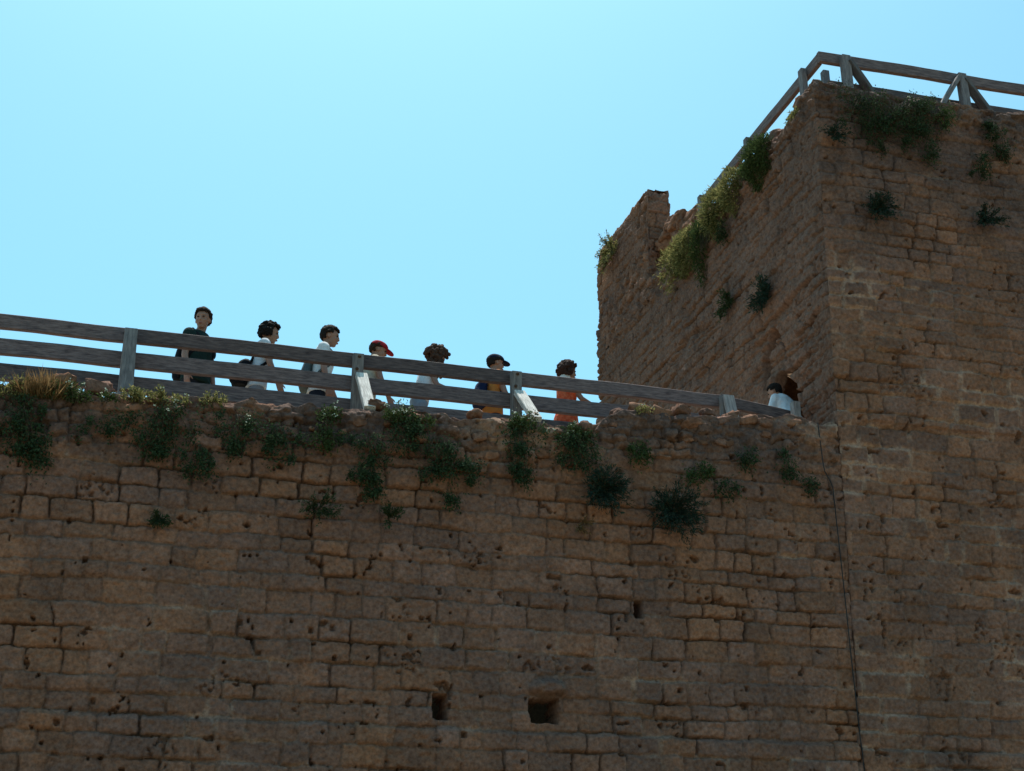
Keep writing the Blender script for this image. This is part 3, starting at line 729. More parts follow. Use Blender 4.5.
def build_plants():
    g1 = 'trailing weeds along the wall top'; g2 = 'small plants on the wall top edge'; g3 = 'bushes rooted in the masonry'
    W = wall_plant
    # growing up from the edge of the wall (sunlit)
    E = [('weed', 'yellow-green weed at the wall edge by the left border of the photo', 'mound', 8, 398, 34, 26, LEAF_YEL, 420, 0),
         ('grass_tuft', 'dry orange-brown grass tuft on the wall edge left of the first post', 'tuft', 40, 400, 30, 28, LEAF_DRY, 420, 0),
         ('weed', 'pale green weed with white flowers left of the first post', 'mound', 66, 402, 38, 24, LEAF_GREEN, 520, 16),
         ('weed', 'tiny white-flowered weed between dry stones near the first post', 'mound', 108, 402, 14, 10, LEAF_GREEN, 160, 5),
         ('weed', 'yellow-green weed at the foot of the first post', 'mound', 137, 402, 24, 14, LEAF_YEL, 300, 0),
         ('weed', 'low green weed below the teenager in dark shirt', 'mound', 165, 404, 28, 14, LEAF_YEL, 330, 4),
         ('weed', 'sparse yellow weed on the wall edge below the second person', 'mound', 212, 404, 18, 12, LEAF_YEL, 160, 0),
         ('weed', 'thin weed on stones below the black-haired boy in white shirt', 'mound', 330, 420, 26, 16, LEAF_GREEN, 260, 6),
         ('weed', 'bushy green weed dotted with white flowers below the white top', 'mound', 405, 424, 40, 18, LEAF_GREEN, 620, 34),
         ('weed', 'green weed with pale flowers at the foot of the sunlit third stay', 'mound', 520, 430, 34, 18, LEAF_GREEN, 420, 14),
         ('weed', 'light green weed below the woman in the orange print', 'mound', 576, 440, 34, 16, LEAF_GREEN, 360, 10),
         ('weed', 'single bright sprig on grey stones right of the woman in orange', 'mound', 641, 414, 8, 10, LEAF_YEL, 60, 3)]
    for i, (a, b, k, x, y, w, h, m, n, fl) in enumerate(E):
        W(a, b, k, x, y, w * (1.25 if k == 'mound' else 0.9), h, m, int(n * 1.15), 100 + i, Y=0.0, flowers=fl, depth=0.14, group=g2, leaf=(0.034, 0.018), cat='grass' if k == 'tuft' else 'weed')
    # trailing dark masses
    H = [('broad dark trailing weed under the dry grass tuft', 22, 402, 60, 48, 900, 0),
         ('narrow dark weed hanging lowest below the dry grass tuft', 42, 435, 24, 34, 260, 0),
         ('small dark weed hanging below the foot of the first post', 100, 414, 40, 20, 260, 0),
         ('large dark weed with white blossom below the teenager in dark shirt', 166, 408, 56, 46, 900, 14),
         ('dark drooping weed under the white blossoms', 198, 444, 34, 28, 420, 0),
         ('loose dark weed below the second person', 236, 414, 44, 38, 520, 5),
         ('dark weed hanging midway between second and third person', 277, 426, 40, 34, 420, 0),
         ('thin green weed below the boy with the grey backpack', 328, 420, 26, 32, 320, 8),
         ('dark weed hanging under the flowering green weed', 366, 434, 44, 36, 520, 0),
         ('shaggy dark weed low on the wall under the second stay', 371, 468, 38, 28, 480, 0),
         ('dark weed below the white-flowered bushy weed', 405, 424, 46, 26, 420, 0),
         ('ragged dark weed left of the third stay', 436, 436, 50, 40, 560, 0),
         ('small weed hanging on the blocks below the woman in white', 467, 462, 24, 22, 240, 0),
         ('long dark weed trailing below the sunlit third stay', 519, 428, 36, 58, 800, 8),
         ('dark trailing weed below the woman in the orange print', 578, 434, 60, 36, 620, 5),
         ('green patch in the rubble under the tower back corner', 640, 446, 30, 16, 260, 0),
         ('small bright green weed right of the two round bushes', 697, 466, 34, 20, 320, 0),
         ('faint dark weed on the stones under the last post', 725, 482, 22, 16, 140, 0),
         ('dark weed in the rubble between last post and handrail', 746, 446, 26, 22, 220, 0),
         ('dark weed beside the pale mortar patch', 784, 452, 20, 26, 200, 0),
         ('lowest small weed below the pale mortar patch', 806, 478, 22, 14, 140, 0),
         ('flat thin weed on a block joint, alone under the second stay', 452, 497, 28, 8, 130, 0)]
    for i, (l, x, y, w, h, n, fl) in enumerate(H):
        W('trailing_weed', l, 'hang', x, y, w, h, LEAF_DARK if i not in (7, 15, 16) else LEAF_GREEN, n, 200 + i, flowers=fl, group=g1, cat='weed', depth=0.11)
    B = [('big round blue-green bush on the wall, nearest the tower', 672, 512, 60, 52, LEAF_TEAL, 1500),
         ('dark leafy bush on the wall below the woman in orange', 603, 492, 48, 50, LEAF_TEAL, 1300),
         ('small lone bush on the wall blocks far left', 160, 520, 20, 22, LEAF_DARK, 260),
         ('wispy pale bush on the wall blocks below the second stay', 318, 510, 46, 26, LEAF_DARK, 380),
         ('small brownish bush on the blocks under the red-capped boy', 389, 518, 20, 26, LEAF_DARK, 240),
         ('small dry brown bush left of the dark leafy bush', 580, 525, 22, 24, LEAF_DRY, 140)]
    for i, (l, x, y, w, h, m, n) in enumerate(B):
        W('wall_bush', l, 'bush', x, y, w, h, m, n, 300 + i, group=g3, cat='bush', leaf=(0.055, 0.014) if i < 2 else (0.04, 0.014), lean=0.1)
    # tower front
    Fp = [('wide dark ivy mass near the tower roof corner', 'hang', 866, 96, 84, 38, LEAF_DARK, 1300, 0),
          ('dark weed mass right of the ivy under the tower railing', 'hang', 914, 104, 84, 36, LEAF_DARK, 900, 5),
          ('yellowish sprig in the weeds under the right railing post', 'hang', 938, 108, 24, 26, LEAF_GREEN, 320, 6),
          ('dark weed hanging below the ivy mass on the tower', 'hang', 888, 132, 36, 28, LEAF_DARK, 360, 0),
          ('narrow weed hanging lowest from the mass under the tower railing', 'hang', 921, 134, 28, 32, LEAF_DARK, 340, 0),
          ('dense dark weed high on the tower near the right border', 'hang', 994, 122, 28, 38, LEAF_DARK, 560, 0),
          ('dark weed just left below the one near the right border', 'hang', 973, 154, 22, 26, LEAF_DARK, 360, 0),
          ('flat grey-green bush just below the tower roof corner', 'bush', 833, 137, 30, 16, LEAF_TEAL, 320, 0),
          ('dark oval bush on the tower front nearer the corner', 'bush', 877, 210, 36, 30, LEAF_TEAL, 800, 0),
          ('dark flat bush on the tower front nearer the right border', 'bush', 985, 221, 34, 20, LEAF_TEAL, 620, 0)]
    for i, (l, k, x, y, w, h, m, n, fl) in enumerate(Fp):
        W('tower_weed' if k == 'hang' else 'tower_bush', l, k, x, y, w, h, m, n, 400 + i, Y=-0.05, flowers=fl, group='plants on the tower front', cat='weed' if k == 'hang' else 'bush')
    # tower side face
    SIDE = (-1, 0, 0)
    def side_pt(px, py):
        x = tower_x(12.5)
        for _ in range(3):
            p = onX(px, py, x); x = tower_x(p[2]) - 0.03
        return p
    S = [('golden-lit grass spilling over the tower side, lowest clump by the merlon', 'spill', 682, 250, 1.0, 0.62, LEAF_YEL, 1500, 0.17),
         ('dark green clump hanging longest from the tower side edge', 'spill', 706, 226, 0.7, 1.1, LEAF_GREEN, 1500, 0.15),
         ('shaggy grass along the tower side edge in mid run', 'spill', 724, 196, 1.2, 0.55, LEAF_YEL, 1600, 0.16),
         ('dense tuft at the upper end of the grassy side edge', 'spill', 757, 160, 0.85, 0.5, LEAF_GREEN, 1500, 0.15),
         ('sunlit bush near the rear corner of the tower below the merlon', 'bush', 612, 250, 0.75, 0.5, LEAF_YEL, 900, 0.2),
         ('dark round bush on the tower side face nearer the corner', 'bush', 764, 293, 0.52, 0.34, LEAF_TEAL, 700, 0.2),
         ('smaller faint bush on the tower side face beside the round one', 'bush', 728, 303, 0.42, 0.26, LEAF_DARK, 360, 0.2),
         ('little weed on the broken edge under the side railing', 'mound', 794, 120, 0.3, 0.16, LEAF_YEL, 220, 0.08),
         ('thin weed hanging under the grassy side edge of the tower', 'hang', 724, 222, 0.4, 0.3, LEAF_DARK, 240, 0.1)]
    for i, (l, k, x, y, w, h, m, n, dp) in enumerate(S):
        plant('edge_grass' if k == 'spill' else 'side_bush' if k == 'bush' else 'side_weed', l, k, side_pt(x, y), SIDE, w, h, m, n, 500 + i, depth=dp, flat=0.4, group='plants on the tower side', cat={'spill': 'grass', 'bush': 'bush'}.get(k, 'weed'), leaf=(0.055, 0.018))
build_plants()

# ------------------------------------------------------------------ people
class Prim:
    def __init__(s): s.V = []; s.F = []; s.n = 0
    def add(s, V, Fs):
        s.V.append(np.asarray(V, float)); s.F += [[i + s.n for i in f] for f in Fs]; s.n += len(V)
    def rings(s, rows, caps):
        m = len(rows[0]); V = np.concatenate(rows); Fs = []
        for i in range(len(rows) - 1):
            for j in range(m):
                Fs.append([i * m + j, i * m + (j + 1) % m, (i + 1) * m + (j + 1) % m, (i + 1) * m + j])
        Fs.append(list(range(m))[::-1]); Fs.append([(len(rows) - 1) * m + j for j in range(m)])
        s.add(V, Fs)
    def cap(s, A, B, ra, rb, m=12, k=4):
        A = np.array(A, float); B = np.array(B, float); d = B - A; L = np.linalg.norm(d); d = d / (L + 1e-9)
        t = np.array([1, 0, 0.]) if abs(d[0]) < 0.8 else np.array([0, 1, 0.])
        e1 = np.cross(d, t); e1 /= np.linalg.norm(e1); e2 = np.cross(d, e1)
        an = np.arange(m) * 2 * math.pi / m; circ = e1 * np.cos(an)[:, None] + e2 * np.sin(an)[:, None]
        rows = []
        for i in range(1, k + 1):
            a = math.pi / 2 * (1 - i / k); rows.append(A - d * ra * math.sin(a) + circ * max(ra * math.cos(a), ra * 0.05))
        for i in range(0, k):
            a = math.pi / 2 * (i / k); rows.append(B + d * rb * math.sin(a) + circ * max(rb * math.cos(a), rb * 0.05))
        s.rings(rows, True)
    def ell(s, c, r, M=None, m=16, k=10):
        rows = []; an = np.arange(m) * 2 * math.pi / m
        for i in range(k + 1):
            a = -math.pi / 2 + math.pi * (i + 0.12) / (k + 0.24)
            rows.append(np.stack([np.cos(an) * math.cos(a), np.sin(an) * math.cos(a), np.full(m, math.sin(a))], 1) * np.array(r))
        if M is not None: rows = [q @ M.T for q in rows]
        s.rings([q + np.array(c) for q in rows], True)
    def loft(s, secs, m=20):
        an = np.arange(m) * 2 * math.pi / m; rows = []
        for (c, rx, ry, M) in secs:
            q = np.stack([np.sign(np.cos(an)) * np.abs(np.cos(an)) ** 0.85 * rx, np.sign(np.sin(an)) * np.abs(np.sin(an)) ** 0.85 * ry, an * 0], 1)
            rows.append(q @ M.T + c)
        s.rings(rows, True)
    def mesh(s, name, voxel, smooth=4):
        me = bpy.data.meshes.new(name + '_src'); me.from_pydata(np.concatenate(s.V).tolist(), [], s.F); me.update()
        o = bpy.data.objects.new('tmp', me); COL.objects.link(o)
        r = o.modifiers.new('r', 'REMESH'); r.mode = 'VOXEL'; r.voxel_size = voxel; r.use_smooth_shade = True
        if smooth:
            q = o.modifiers.new('s', 'SMOOTH'); q.factor = 0.5; q.iterations = smooth
        out = bpy.data.meshes.new_from_object(o.evaluated_get(bpy.context.evaluated_depsgraph_get()))
        out.name = name; bpy.data.objects.remove(o); bpy.data.meshes.remove(me)
        return out
def rot(ax, a):
    return np.array(Matrix.Rotation(a, 3, ax))

SKIN = noise_mat('skin', (0.27, 0.135, 0.088), (0.36, 0.19, 0.13), 9, 0.55, 0, 0.35)
SKIN_TAN = noise_mat('tanned_skin', (0.22, 0.105, 0.065), (0.28, 0.145, 0.09), 9, 0.55, 0, 0.35)
EYE = noise_mat('eye_dark', (0.01, 0.008, 0.006), (0.03, 0.02, 0.015), 30, 0.2, 0, 0.5)
LIP = noise_mat('lip', (0.30, 0.11, 0.09), (0.36, 0.14, 0.11), 30, 0.5)
HAIRS = {}
def hair_mat(name, c):
    if name not in HAIRS: HAIRS[name] = noise_mat(name, tuple(x * 0.6 for x in c), tuple(x * 1.5 for x in c), 60, 0.85, 0.6, 0.12, bscale=90)
    return HAIRS[name]
CLO = {}
def cloth(name, c, c2=None, scale=14):
    if name not in CLO: CLO[name] = noise_mat(name, tuple(x * 0.82 for x in c), c2 or c, scale, 0.9, 0.8, 0.1, bscale=9, dist=0.05)
    return CLO[name]

def arm_points(pose, sgn, sh):
    """pose -> elbow, wrist, hand direction, palm normal, relative to the shoulder, in the body frame"""
    U, Lf = 0.285, 0.25
    if pose == 'down':      u = np.array([0.05, 0.10 * sgn, -1]); l = np.array([0.22, 0.02 * sgn, -1])
    elif pose == 'fore':    u = np.array([0.30, 0.10 * sgn, -1]); l = np.array([0.75, -0.05 * sgn, -1])
    elif pose == 'back':    u = np.array([-0.30, 0.18 * sgn, -1]); l = np.array([0.12, 0.0, -1])
    elif pose == 'swing':   u = np.array([0.25, 0.12 * sgn, -1]); l = np.array([0.45, 0.0, -1])
    elif pose == 'hold':    u = np.array([0.32, 0.16 * sgn, -1]); l = np.array([1.0, -0.42 * sgn, -0.12])
    elif pose == 'reach':   u = np.array([0.55, 0.15 * sgn, -0.9]); l = np.array([1.0, -0.2 * sgn, -0.35])
    elif pose == 'akimbo':  u = np.array([0.42, 0.45 * sgn, -0.9]); l = np.array([-0.1, -0.75 * sgn, -0.75])
    u = u / np.linalg.norm(u); l = l / np.linalg.norm(l)
    return sh + u * U, sh + u * U + l * Lf, l

def add_hand(P, w, d, nrm, sgn, k=1.0, curl=0.5):
    d = d / np.linalg.norm(d); nrm = nrm - d * np.dot(nrm, d); nrm /= np.linalg.norm(nrm); s = np.cross(d, nrm)
    if np.dot(s, np.array([1, 0, 0])) < 0: s = -s
    for i, (o, L) in enumerate(((0.030, 0.070), (0.010, 0.079), (-0.010, 0.073), (-0.029, 0.057))):
        kn = w + d * 0.085 * k + s * o * k
        P.cap(w + s * o * 0.6 * k + d * 0.008, kn, 0.015, 0.0115, 8, 3)
        a = curl * (0.8 + 0.15 * i)
        d1 = d * math.cos(a * 0.7) + nrm * math.sin(a * 0.7); d2 = d * math.cos(a * 1.7) + nrm * math.sin(a * 1.7)
        m = kn + d1 * L * 0.52 * k; P.cap(kn, m, 0.0095, 0.0085, 8, 3); P.cap(m, m + d2 * L * 0.5 * k, 0.0085, 0.0072, 8, 3)
    b = w + s * 0.028 * k + d * 0.03 * k; t1 = b + (d * 0.7 + s * 0.7 + nrm * 0.3) * 0.036 * k
    P.cap(w + s * 0.012 + d * 0.012, b, 0.016, 0.013, 8, 3); P.cap(b, t1, 0.012, 0.010, 8, 3); P.cap(t1, t1 + (d * 0.9 + s * 0.25 + nrm * 0.4) * 0.03 * k, 0.010, 0.008, 8, 3)

def person(label, x, y, ztop, rz, lean=0.05, yaw=0.0, pitch=0.0, neck=0.0, arms=('down', 'swing'), hair='short', hair_c=(0.02, 0.013, 0.009), hair_n='dark_hair',
           shirt=None, sleeve=0.55, trousers=None, shorts=False, cap=None, skin=SKIN, female=False, stride=0.16, collar=None, tank=False, pack=None, pack_label=None, group='people on the walkway',
           skirt=False, strap=None, tilt=0.0, fl=0.0):
    rs = np.random.RandomState(int(x * 100) + 5)
    root = thing('person', label, 'person', (x, y, FLOOR), rz, group)
    hipz = 0.90; sw = 0.155 if female else 0.175
    ML = rot('Y', lean)
    piv = np.array([0, 0, hipz])
    def up(p): return ML @ (np.array(p, float) - piv) + piv
    I3 = np.eye(3)
    sc = 0.93 if female else 1.0
    sec = [((0, 0, 0.84), 0.085, 0.145), ((-0.005, 0, 0.92), 0.105, 0.165 if female else 0.158), ((0, 0, 1.06), 0.086, 0.120 if female else 0.14), ((0.008, 0, 1.22), 0.108, 0.148 * sc), ((0.0, 0, 1.335), 0.100, 0.162 * sc),
           ((-0.01, 0, 1.40), 0.072, 0.150 * sc), ((-0.015, 0, 1.445), 0.055, 0.085), ((-0.01, 0, 1.475), 0.05, 0.056)]
    def torso(P, inf, lo=0, hi=99):
        P.loft([(up(c) if i > 0 else np.array(c), rx + inf, ry + inf, ML if i > 0 else I3) for i, (c, rx, ry) in enumerate(sec) if lo <= i <= hi])
    # head frame
    nb = up((-0.01, 0, 1.455)); MN = ML @ rot('Y', neck)
    hc = nb + MN @ np.array([0.022, 0, 0.135])
    MH = rot('Z', yaw) @ rot('Y', lean * 0.2 + pitch) @ rot('X', tilt)
    def hd(p): return hc + MH @ np.array(p, float)
    B = Prim()
    torso(B, -0.004)
    B.cap(nb - np.array([0, 0, 0.03]), hd((-0.02, 0, -0.05)), 0.056, 0.05)
    B.ell(hd((-0.012, 0, 0.028)), (0.098, 0.077, 0.092), MH)
    B.ell(hd((0.022, 0, -0.03)), (0.072, 0.062, 0.082), MH)
    B.ell(hd((0.05, 0, -0.088)), (0.034, 0.036, 0.026), MH)
    B.ell(hd((0.062, 0, 0.045)), (0.03, 0.055, 0.022), MH)
    B.cap(hd((0.090, 0, 0.022)), hd((0.102, 0, -0.018)), 0.009, 0.0135, 8, 3)
    B.ell(hd((0.078, 0, -0.058)), (0.022, 0.026, 0.012), MH)
    for s in (1, -1):
        B.ell(hd((-0.012, 0.078 * s, -0.005)), (0.020, 0.009, 0.032), MH @ rot('Y', -0.2))
        B.ell(hd((0.06, 0.036 * s, -0.02)), (0.026, 0.024, 0.024), MH)
    SH, EL, WR = {}, {}, {}
    for s, pose in ((1, arms[0]), (-1, arms[1])):
        sh = up((-0.01, sw * s, 1.385)); el, wr, l = arm_points(pose, s, sh)
        # arm poses are laid out in the leaning body frame
        SH[s], EL[s], WR[s] = sh, el, wr
        B.cap(sh + np.array([0, -0.015 * s, -0.01]), el, 0.048 * sc, 0.037 * sc); B.cap(el, wr, 0.038 * sc, 0.026 * sc)
        nrm = np.array([0, -s, 0.0]) if pose in ('down', 'swing', 'fore', 'back') else np.array([0, 0, -1.0]) + 0.3 * np.array([0, -s, 0])
        add_hand(B, wr, l, nrm, s, 0.92 if female else 1.0, 0.55)
    KN, AN = {}, {}
    for s in (1, -1):
        f = stride * s
        hp = np.array([0, 0.088 * s, 0.88]); an = np.array([f * 1.25 - 0.02, 0.085 * s, 0.095 + (0.05 if f < 0 else 0)]); kn = (hp + an) / 2 + np.array([0.035 + abs(f) * 0.12, 0, 0.02])
        KN[s], AN[s] = kn, an
        B.cap(hp, kn, 0.082, 0.055); B.cap(kn, an, 0.054, 0.037)
        pt = 0.0 if f >= 0 else -0.35
        B.cap(an + np.array([-0.02, 0, -0.05]), an + np.array([0.13 * math.cos(pt), 0, -0.055 + 0.13 * math.sin(pt)]), 0.036, 0.028)
    body = link('body', B.mesh('body', 0.0075, 3), skin, root)
    for s in (1, -1):
        E = Prim(); E.ell(hd((0.083, 0.032 * s, 0.018)), (0.011, 0.015, 0.008), MH); link('eye', E.mesh('eye', 0.003, 1), EYE, root)
    E = Prim(); E.ell(hd((0.097, 0, -0.058)), (0.008, 0.022, 0.007), MH); link('mouth', E.mesh('mouth', 0.003, 1), LIP, root)
    # shoes
    for s in (1, -1):
        E = Prim(); an = AN[s]; pt = 0.0 if stride * s >= 0 else -0.35
        E.cap(an + np.array([-0.03, 0, -0.048]), an + np.array([0.145 * math.cos(pt), 0, -0.052 + 0.145 * math.sin(pt)]), 0.045, 0.037); E.cap(an + np.array([-0.025, 0, 0]), an + np.array([-0.02, 0, -0.04]), 0.045, 0.045)
        link('shoe', E.mesh('shoe', 0.012, 3), cloth('shoe_cloth', (0.08, 0.08, 0.09)), root)
    # trousers or skirt
    T = Prim(); torso(T, 0.010, 0, 2)
    for s in (1, -1):
        hp = np.array([0, 0.085 * s, 0.87])
        if shorts:
            T.cap(hp, hp + (KN[s] - hp) * 0.92, 0.098, 0.085)
        else:
            T.cap(hp, KN[s], 0.096, 0.074); T.cap(KN[s], AN[s] + np.array([0, 0, 0.02]), 0.073, 0.064)
    link('shorts' if shorts else 'trousers', T.mesh('trousers', 0.012, 4), trousers, root)
    # shirt
    Sx = Prim()
    if tank:
        torso(Sx, 0.016, 1, 4)
        for s in (1, -1):
            Sx.cap(up((0.05, 0.085 * s, 1.33)), up((-0.01, 0.095 * s, 1.42)), 0.022, 0.02); Sx.cap(up((-0.01, 0.095 * s, 1.42)), up((-0.08, 0.085 * s, 1.33)), 0.02, 0.022)
    else:
        torso(Sx, 0.018, 0 if skirt else 1, 6)
        Sx.loft([(up((0, 0, 0.83 if not skirt else 0.62)) if not skirt else np.array([0, 0, 0.62]), 0.175 if skirt else 0.128, 0.22 if skirt else 0.185, I3), (up((0, 0, 0.93)), 0.122 + 0.025 * skirt, 0.178 + 0.012 * skirt, ML), (up((0, 0, 1.06)), 0.108, 0.158, ML)])
        for s in (1, -1):
            Sx.cap(SH[s] + np.array([0, -0.022 * s, -0.012]), SH[s] + (EL[s] - SH[s]) * sleeve, 0.073 * sc, 0.064 * sc)
    link('dress' if skirt else 'shirt', Sx.mesh('shirt', 0.012, 4), shirt, root)
    if collar is not None:
        E = Prim(); E.cap(nb + MN @ np.array([-0.02, 0, -0.03]), nb + MN @ np.array([-0.012, 0, 0.045]), 0.085, 0.076); link('collar', E.mesh('collar', 0.010, 3), collar, root)
    # hair
    Hh = Prim(); N = 420; ga = math.pi * (3 - math.sqrt(5)); SR = np.array([0.099, 0.079, 0.095])
    for i in range(N):
        zz = 1 - 2 * (i + 0.5) / N; rr = math.sqrt(1 - zz * zz); a = i * ga; d = np.array([math.cos(a) * rr, math.sin(a) * rr, zz])
        if d[2] < -0.62: continue
        face = d[0] > 0.25 and d[2] < 0.62 - 0.0
        side = abs(d[1]) > 0.75 and d[2] < 0.05 and d[0] > -0.45
        if face or (side and hair in ('short', 'cap')): continue
        if hair == 'cap' and d[2] > 0.35: continue
        c = np.array([-0.012, 0, 0.028]) + d * SR
        if hair in ('short', 'cap'):
            Hh.ell(hd(c + d * (0.004 + 0.012 * max(0, d[2])) + rs.normal(0, 0.003, 3)), (0.019,) * 3, None, 8, 5)
        elif hair == 'curly':
            if rs.uniform() < 0.75: Hh.ell(hd(c + d * rs.uniform(0.008, 0.036)), (rs.uniform(0.014, 0.026),) * 3, None, 8, 5)
        elif hair == 'big':
            if rs.uniform() < 0.85: Hh.ell(hd(c + d * rs.uniform(0.012, 0.05) + np.array([0, 0, -0.01])), (rs.uniform(0.016, 0.03),) * 3, None, 8, 5)
    if hair == 'long':
        for i in range(N):
            zz = 1 - 2 * (i + 0.5) / N; rr = math.sqrt(1 - zz * zz); a = i * ga; d = np.array([math.cos(a) * rr, math.sin(a) * rr, zz])
            if d[2] < -0.3 or (d[0] > 0.55 and d[2] < 0.5): continue
            c = np.array([-0.012, 0, 0.028]) + d * SR
            Hh.ell(hd(c + d * rs.uniform(0.015, 0.065) + np.array([-0.01, 0, 0])), (rs.uniform(0.016, 0.028),) * 3, None, 8, 5)
        for i in range(230):
            a = rs.uniform(0.5, 5.8); t = rs.uniform(0, 1)
            c = np.array([math.cos(a) * 0.095 - 0.01, math.sin(a) * 0.088, 0.01]); q = hd(c); q = q + np.array([0.02 * t, 0, -1.0]) * t * 0.20 + rs.normal(0, 0.018, 3)
            Hh.ell(q, (rs.uniform(0.016, 0.026),) * 3, None, 8, 5)
    link('hair', Hh.mesh('hair', 0.007, 1), hair_mat(hair_n, hair_c), root)
    if cap is not None:
        C = Prim()
        secs = []
        for t in np.linspace(0, 1, 7):
            a = t * math.pi / 2 * 0.96; secs.append((hd((-0.012, 0, 0.045 + 0.088 * math.sin(a))), 0.116 * math.cos(a) + 0.004, 0.096 * math.cos(a) + 0.004, MH))
        C.loft(secs, 24); C.ell(hd((-0.012, 0, 0.138)), (0.012, 0.012, 0.008), MH)
        co = link('cap', C.mesh('cap', 0.007, 2), cap, root)
        Bm = Prim(); Mb = MH @ rot('Y', 0.22)
        Bm.ell(hd((0.115, 0, 0.040)), (0.085, 0.078, 0.010), Mb, 20, 8)
        link('brim', Bm.mesh('brim', 0.005, 1), cap, co)
    if strap is not None:
        E = Prim()
        pts = [up((0.0 + 0.145 * math.sin(a) + 0.0, 0.14 * math.cos(a) * 1.0, 1.20 + 0.24 * math.cos(a))) for a in np.linspace(0, 2 * math.pi, 25)]
        for a, b in zip(pts[:-1], pts[1:]): E.cap(a, b, 0.017, 0.017, 8, 2)
        link('strap', E.mesh('strap', 0.009, 2), strap, root)
    # scale the figure so its head reaches the height seen
    zmax = max(v.co.z for o in root.children for v in (o.data.vertices if o.type == 'MESH' else []) )
    k = (ztop - FLOOR - fl) / zmax
    lean_dx = hc[0]
    root.scale = (k, k, k)
    # keep the head (not the feet) at x
    root.location = (x - math.cos(rz) * lean_dx * k, y - math.sin(rz) * lean_dx * k, FLOOR + fl)
    if pack is not None:
        mat, dz, w, dp, h = pack
        pk = thing('backpack', pack_label, 'backpack', tuple(root.location), rz); pk.scale = (k, k, k)
        P = Prim(); b = np.array([-0.10 - dp / 2, 0, 1.20 + dz])
        P.loft([(up(b + np.array([0.01, 0, -h / 2])), dp * 0.46, w * 0.46, ML), (up(b + np.array([0, 0, -h * 0.4])), dp * 0.55, w * 0.5, ML), (up(b + np.array([-0.01, 0, 0])), dp * 0.55, w * 0.5, ML), (up(b + np.array([0.01, 0, h * 0.38])), dp * 0.45, w * 0.45, ML), (up(b + np.array([0.02, 0, h * 0.5])), dp * 0.25, w * 0.3, ML)])
        P.ell(up(b + np.array([-dp * 0.5, 0, -h * 0.16])), (dp * 0.3, w * 0.36, h * 0.22), ML)
        link('bag', P.mesh('bag', 0.010, 4), mat, pk)
        for s in (1, -1):
            E = Prim()
            q = [up(b + np.array([dp * 0.4, 0.09 * s, h * 0.42])), up((-0.02, 0.1 * s, 1.455)), up((0.085, 0.11 * s, 1.36)), up((0.10, 0.13 * s, 1.2)), up((0.0, 0.175 * s, 1.08)), up(b + np.array([dp * 0.3, 0.13 * s, -h * 0.4]))]
            for a, c in zip(q[:-1], q[1:]): E.cap(a, c, 0.019, 0.019, 8, 2)
            link('strap', E.mesh('strap', 0.009, 2), mat, pk)
    return root

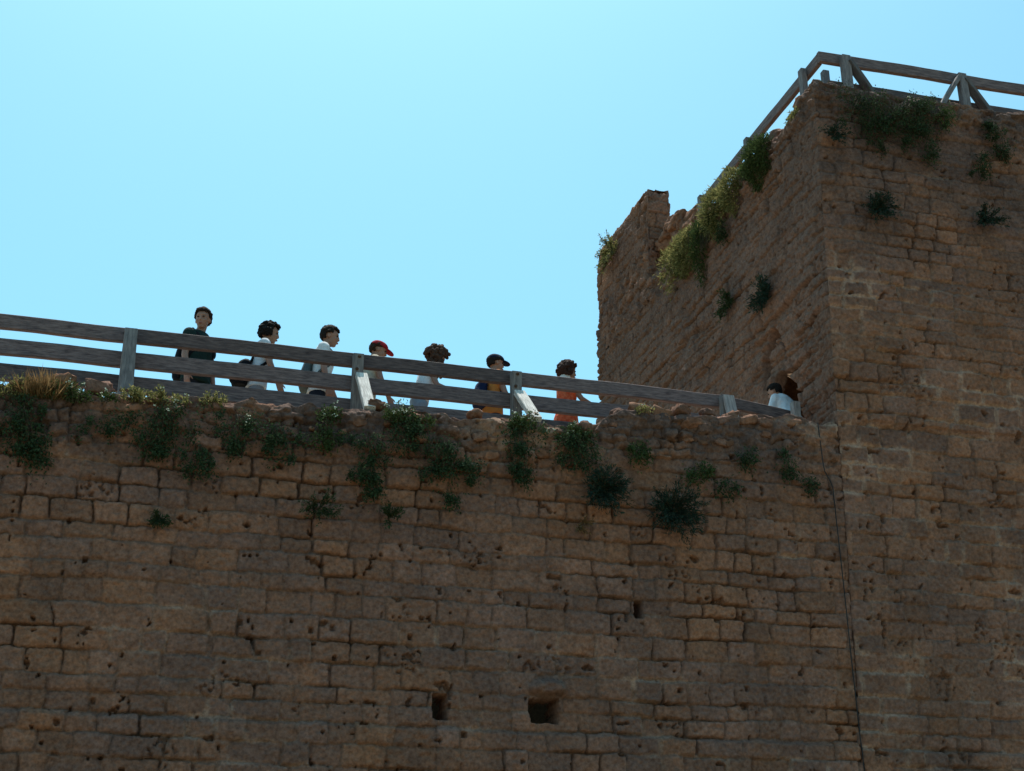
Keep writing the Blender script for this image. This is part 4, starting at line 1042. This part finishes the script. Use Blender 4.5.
def at(px, py, Y): 
    p = onY(px, py, Y); return p[0], p[2]
def build_people():
    dk = cloth('black_trousers', (0.022, 0.024, 0.03)); 
    x, z = at(204, 307, 1.45)
    person('tall boy in dark green shirt turning to look down at the camera, last in line', x, 1.45, z, R(-48), 0.02, R(-62), 0.12, 0.05, ('down', 'down'), 'short', (0.022, 0.014, 0.010), 'dark_hair',
           cloth('dark_green_cotton', (0.014, 0.030, 0.026)), 0.5, dk, pack=(cloth('black_nylon', (0.012, 0.013, 0.016)), -0.12, 0.30, 0.16, 0.42), pack_label='black backpack worn by the boy in dark green shirt', stride=0.1)
    x, z = at(271, 321, 1.40)
    person('curly-haired boy in pale grey shirt walking with head lowered', x, 1.40, z, R(2), 0.12, R(-8), 0.18, 0.22, ('back', 'swing'), 'curly', (0.012, 0.009, 0.008), 'black_hair',
           cloth('pale_grey_cotton', (0.58, 0.60, 0.63)), 0.55, cloth('light_grey_trousers', (0.24, 0.25, 0.27)), pack=(cloth('black_canvas', (0.010, 0.011, 0.014)), -0.20, 0.30, 0.17, 0.34), pack_label='black backpack slung low on the curly-haired boy')
    x, z = at(331, 325, 1.40)
    person('boy with short dark hair in white shirt and dark shorts', x, 1.40, z, R(-8), 0.10, R(-2), 0.15, 0.22, ('swing', 'down'), 'short', (0.018, 0.012, 0.009), 'dark_hair2',
           cloth('white_cotton', (0.72, 0.71, 0.70)), 0.6, cloth('navy_shorts', (0.02, 0.024, 0.035)), True, pack=(cloth('grey_green_nylon', (0.10, 0.12, 0.12)), -0.12, 0.27, 0.12, 0.42), pack_label='grey backpack worn by the boy in white shirt')
    x, z = at(379, 341, 1.40)
    person('boy in red cap and beige shirt with a strap across the chest', x, 1.40, z, R(4), 0.16, R(-6), 0.30, 0.25, ('back', 'swing'), 'cap', (0.03, 0.018, 0.012), 'brown_hair',
           cloth('beige_cotton', (0.50, 0.43, 0.33)), 0.5, cloth('charcoal_trousers', (0.03, 0.033, 0.042)), cap=cloth('red_cap', (0.33, 0.018, 0.028)), strap=cloth('dark_red_strap', (0.07, 0.012, 0.015)))
    x, z = at(437, 344, 1.38)
    person('woman with long brown hair in white sleeveless top looking down at her hands', x, 1.38, z, R(-4), 0.24, R(-8), 0.50, 0.36, ('hold', 'hold'), 'long', (0.062, 0.034, 0.024), 'chestnut_hair',
           cloth('white_jersey', (0.74, 0.74, 0.75)), 0.5, cloth('light_blue_jeans', (0.26, 0.31, 0.37)), tank=True, female=True)
    x, z = at(496, 354, 1.38)
    person('child in navy cap and orange-yellow shirt', x, 1.38, z, R(6), 0.05, R(2), 0.05, 0.05, ('down', 'fore'), 'cap', (0.02, 0.014, 0.012), 'dark_hair3',
           cloth('orange_cotton', (0.55, 0.19, 0.045)), 0.45, cloth('navy_trousers', (0.018, 0.022, 0.032)), cap=cloth('navy_cap', (0.012, 0.017, 0.038)), pack=(cloth('navy_nylon', (0.012, 0.018, 0.05)), -0.08, 0.27, 0.15, 0.36), pack_label='navy backpack worn by the child in navy cap', stride=0.1)
    x, z = at(568, 360, 1.38)
    person('woman with bushy brown hair in orange-red print dress, one forearm held forward', x, 1.38, z, R(2), 0.04, R(4), 0.08, 0.1, ('down', 'reach'), 'big', (0.04, 0.02, 0.015), 'bushy_brown_hair',
           cloth('orange_red_print', (0.50, 0.045, 0.014), (0.68, 0.16, 0.07), 17), 0.5, cloth('navy_trousers', (0.018, 0.022, 0.032)), female=True, skirt=True, skin=SKIN_TAN, collar=cloth('white_cotton', (0.72, 0.71, 0.70)), stride=0.1)
    x, z = at(776, 379, 1.33)
    person('dark-haired person in pale shirt stooping at the tower doorway, back turned', 8.22, 1.46, z, R(112), 0.46, R(15), 0.25, 0.2, ('swing', 'swing'), 'short', (0.012, 0.009, 0.008), 'black_hair2',
           cloth('pale_blue_shirt', (0.60, 0.64, 0.70)), 0.6, cloth('black_trousers', (0.022, 0.024, 0.03)), fl=0.27)
build_people()
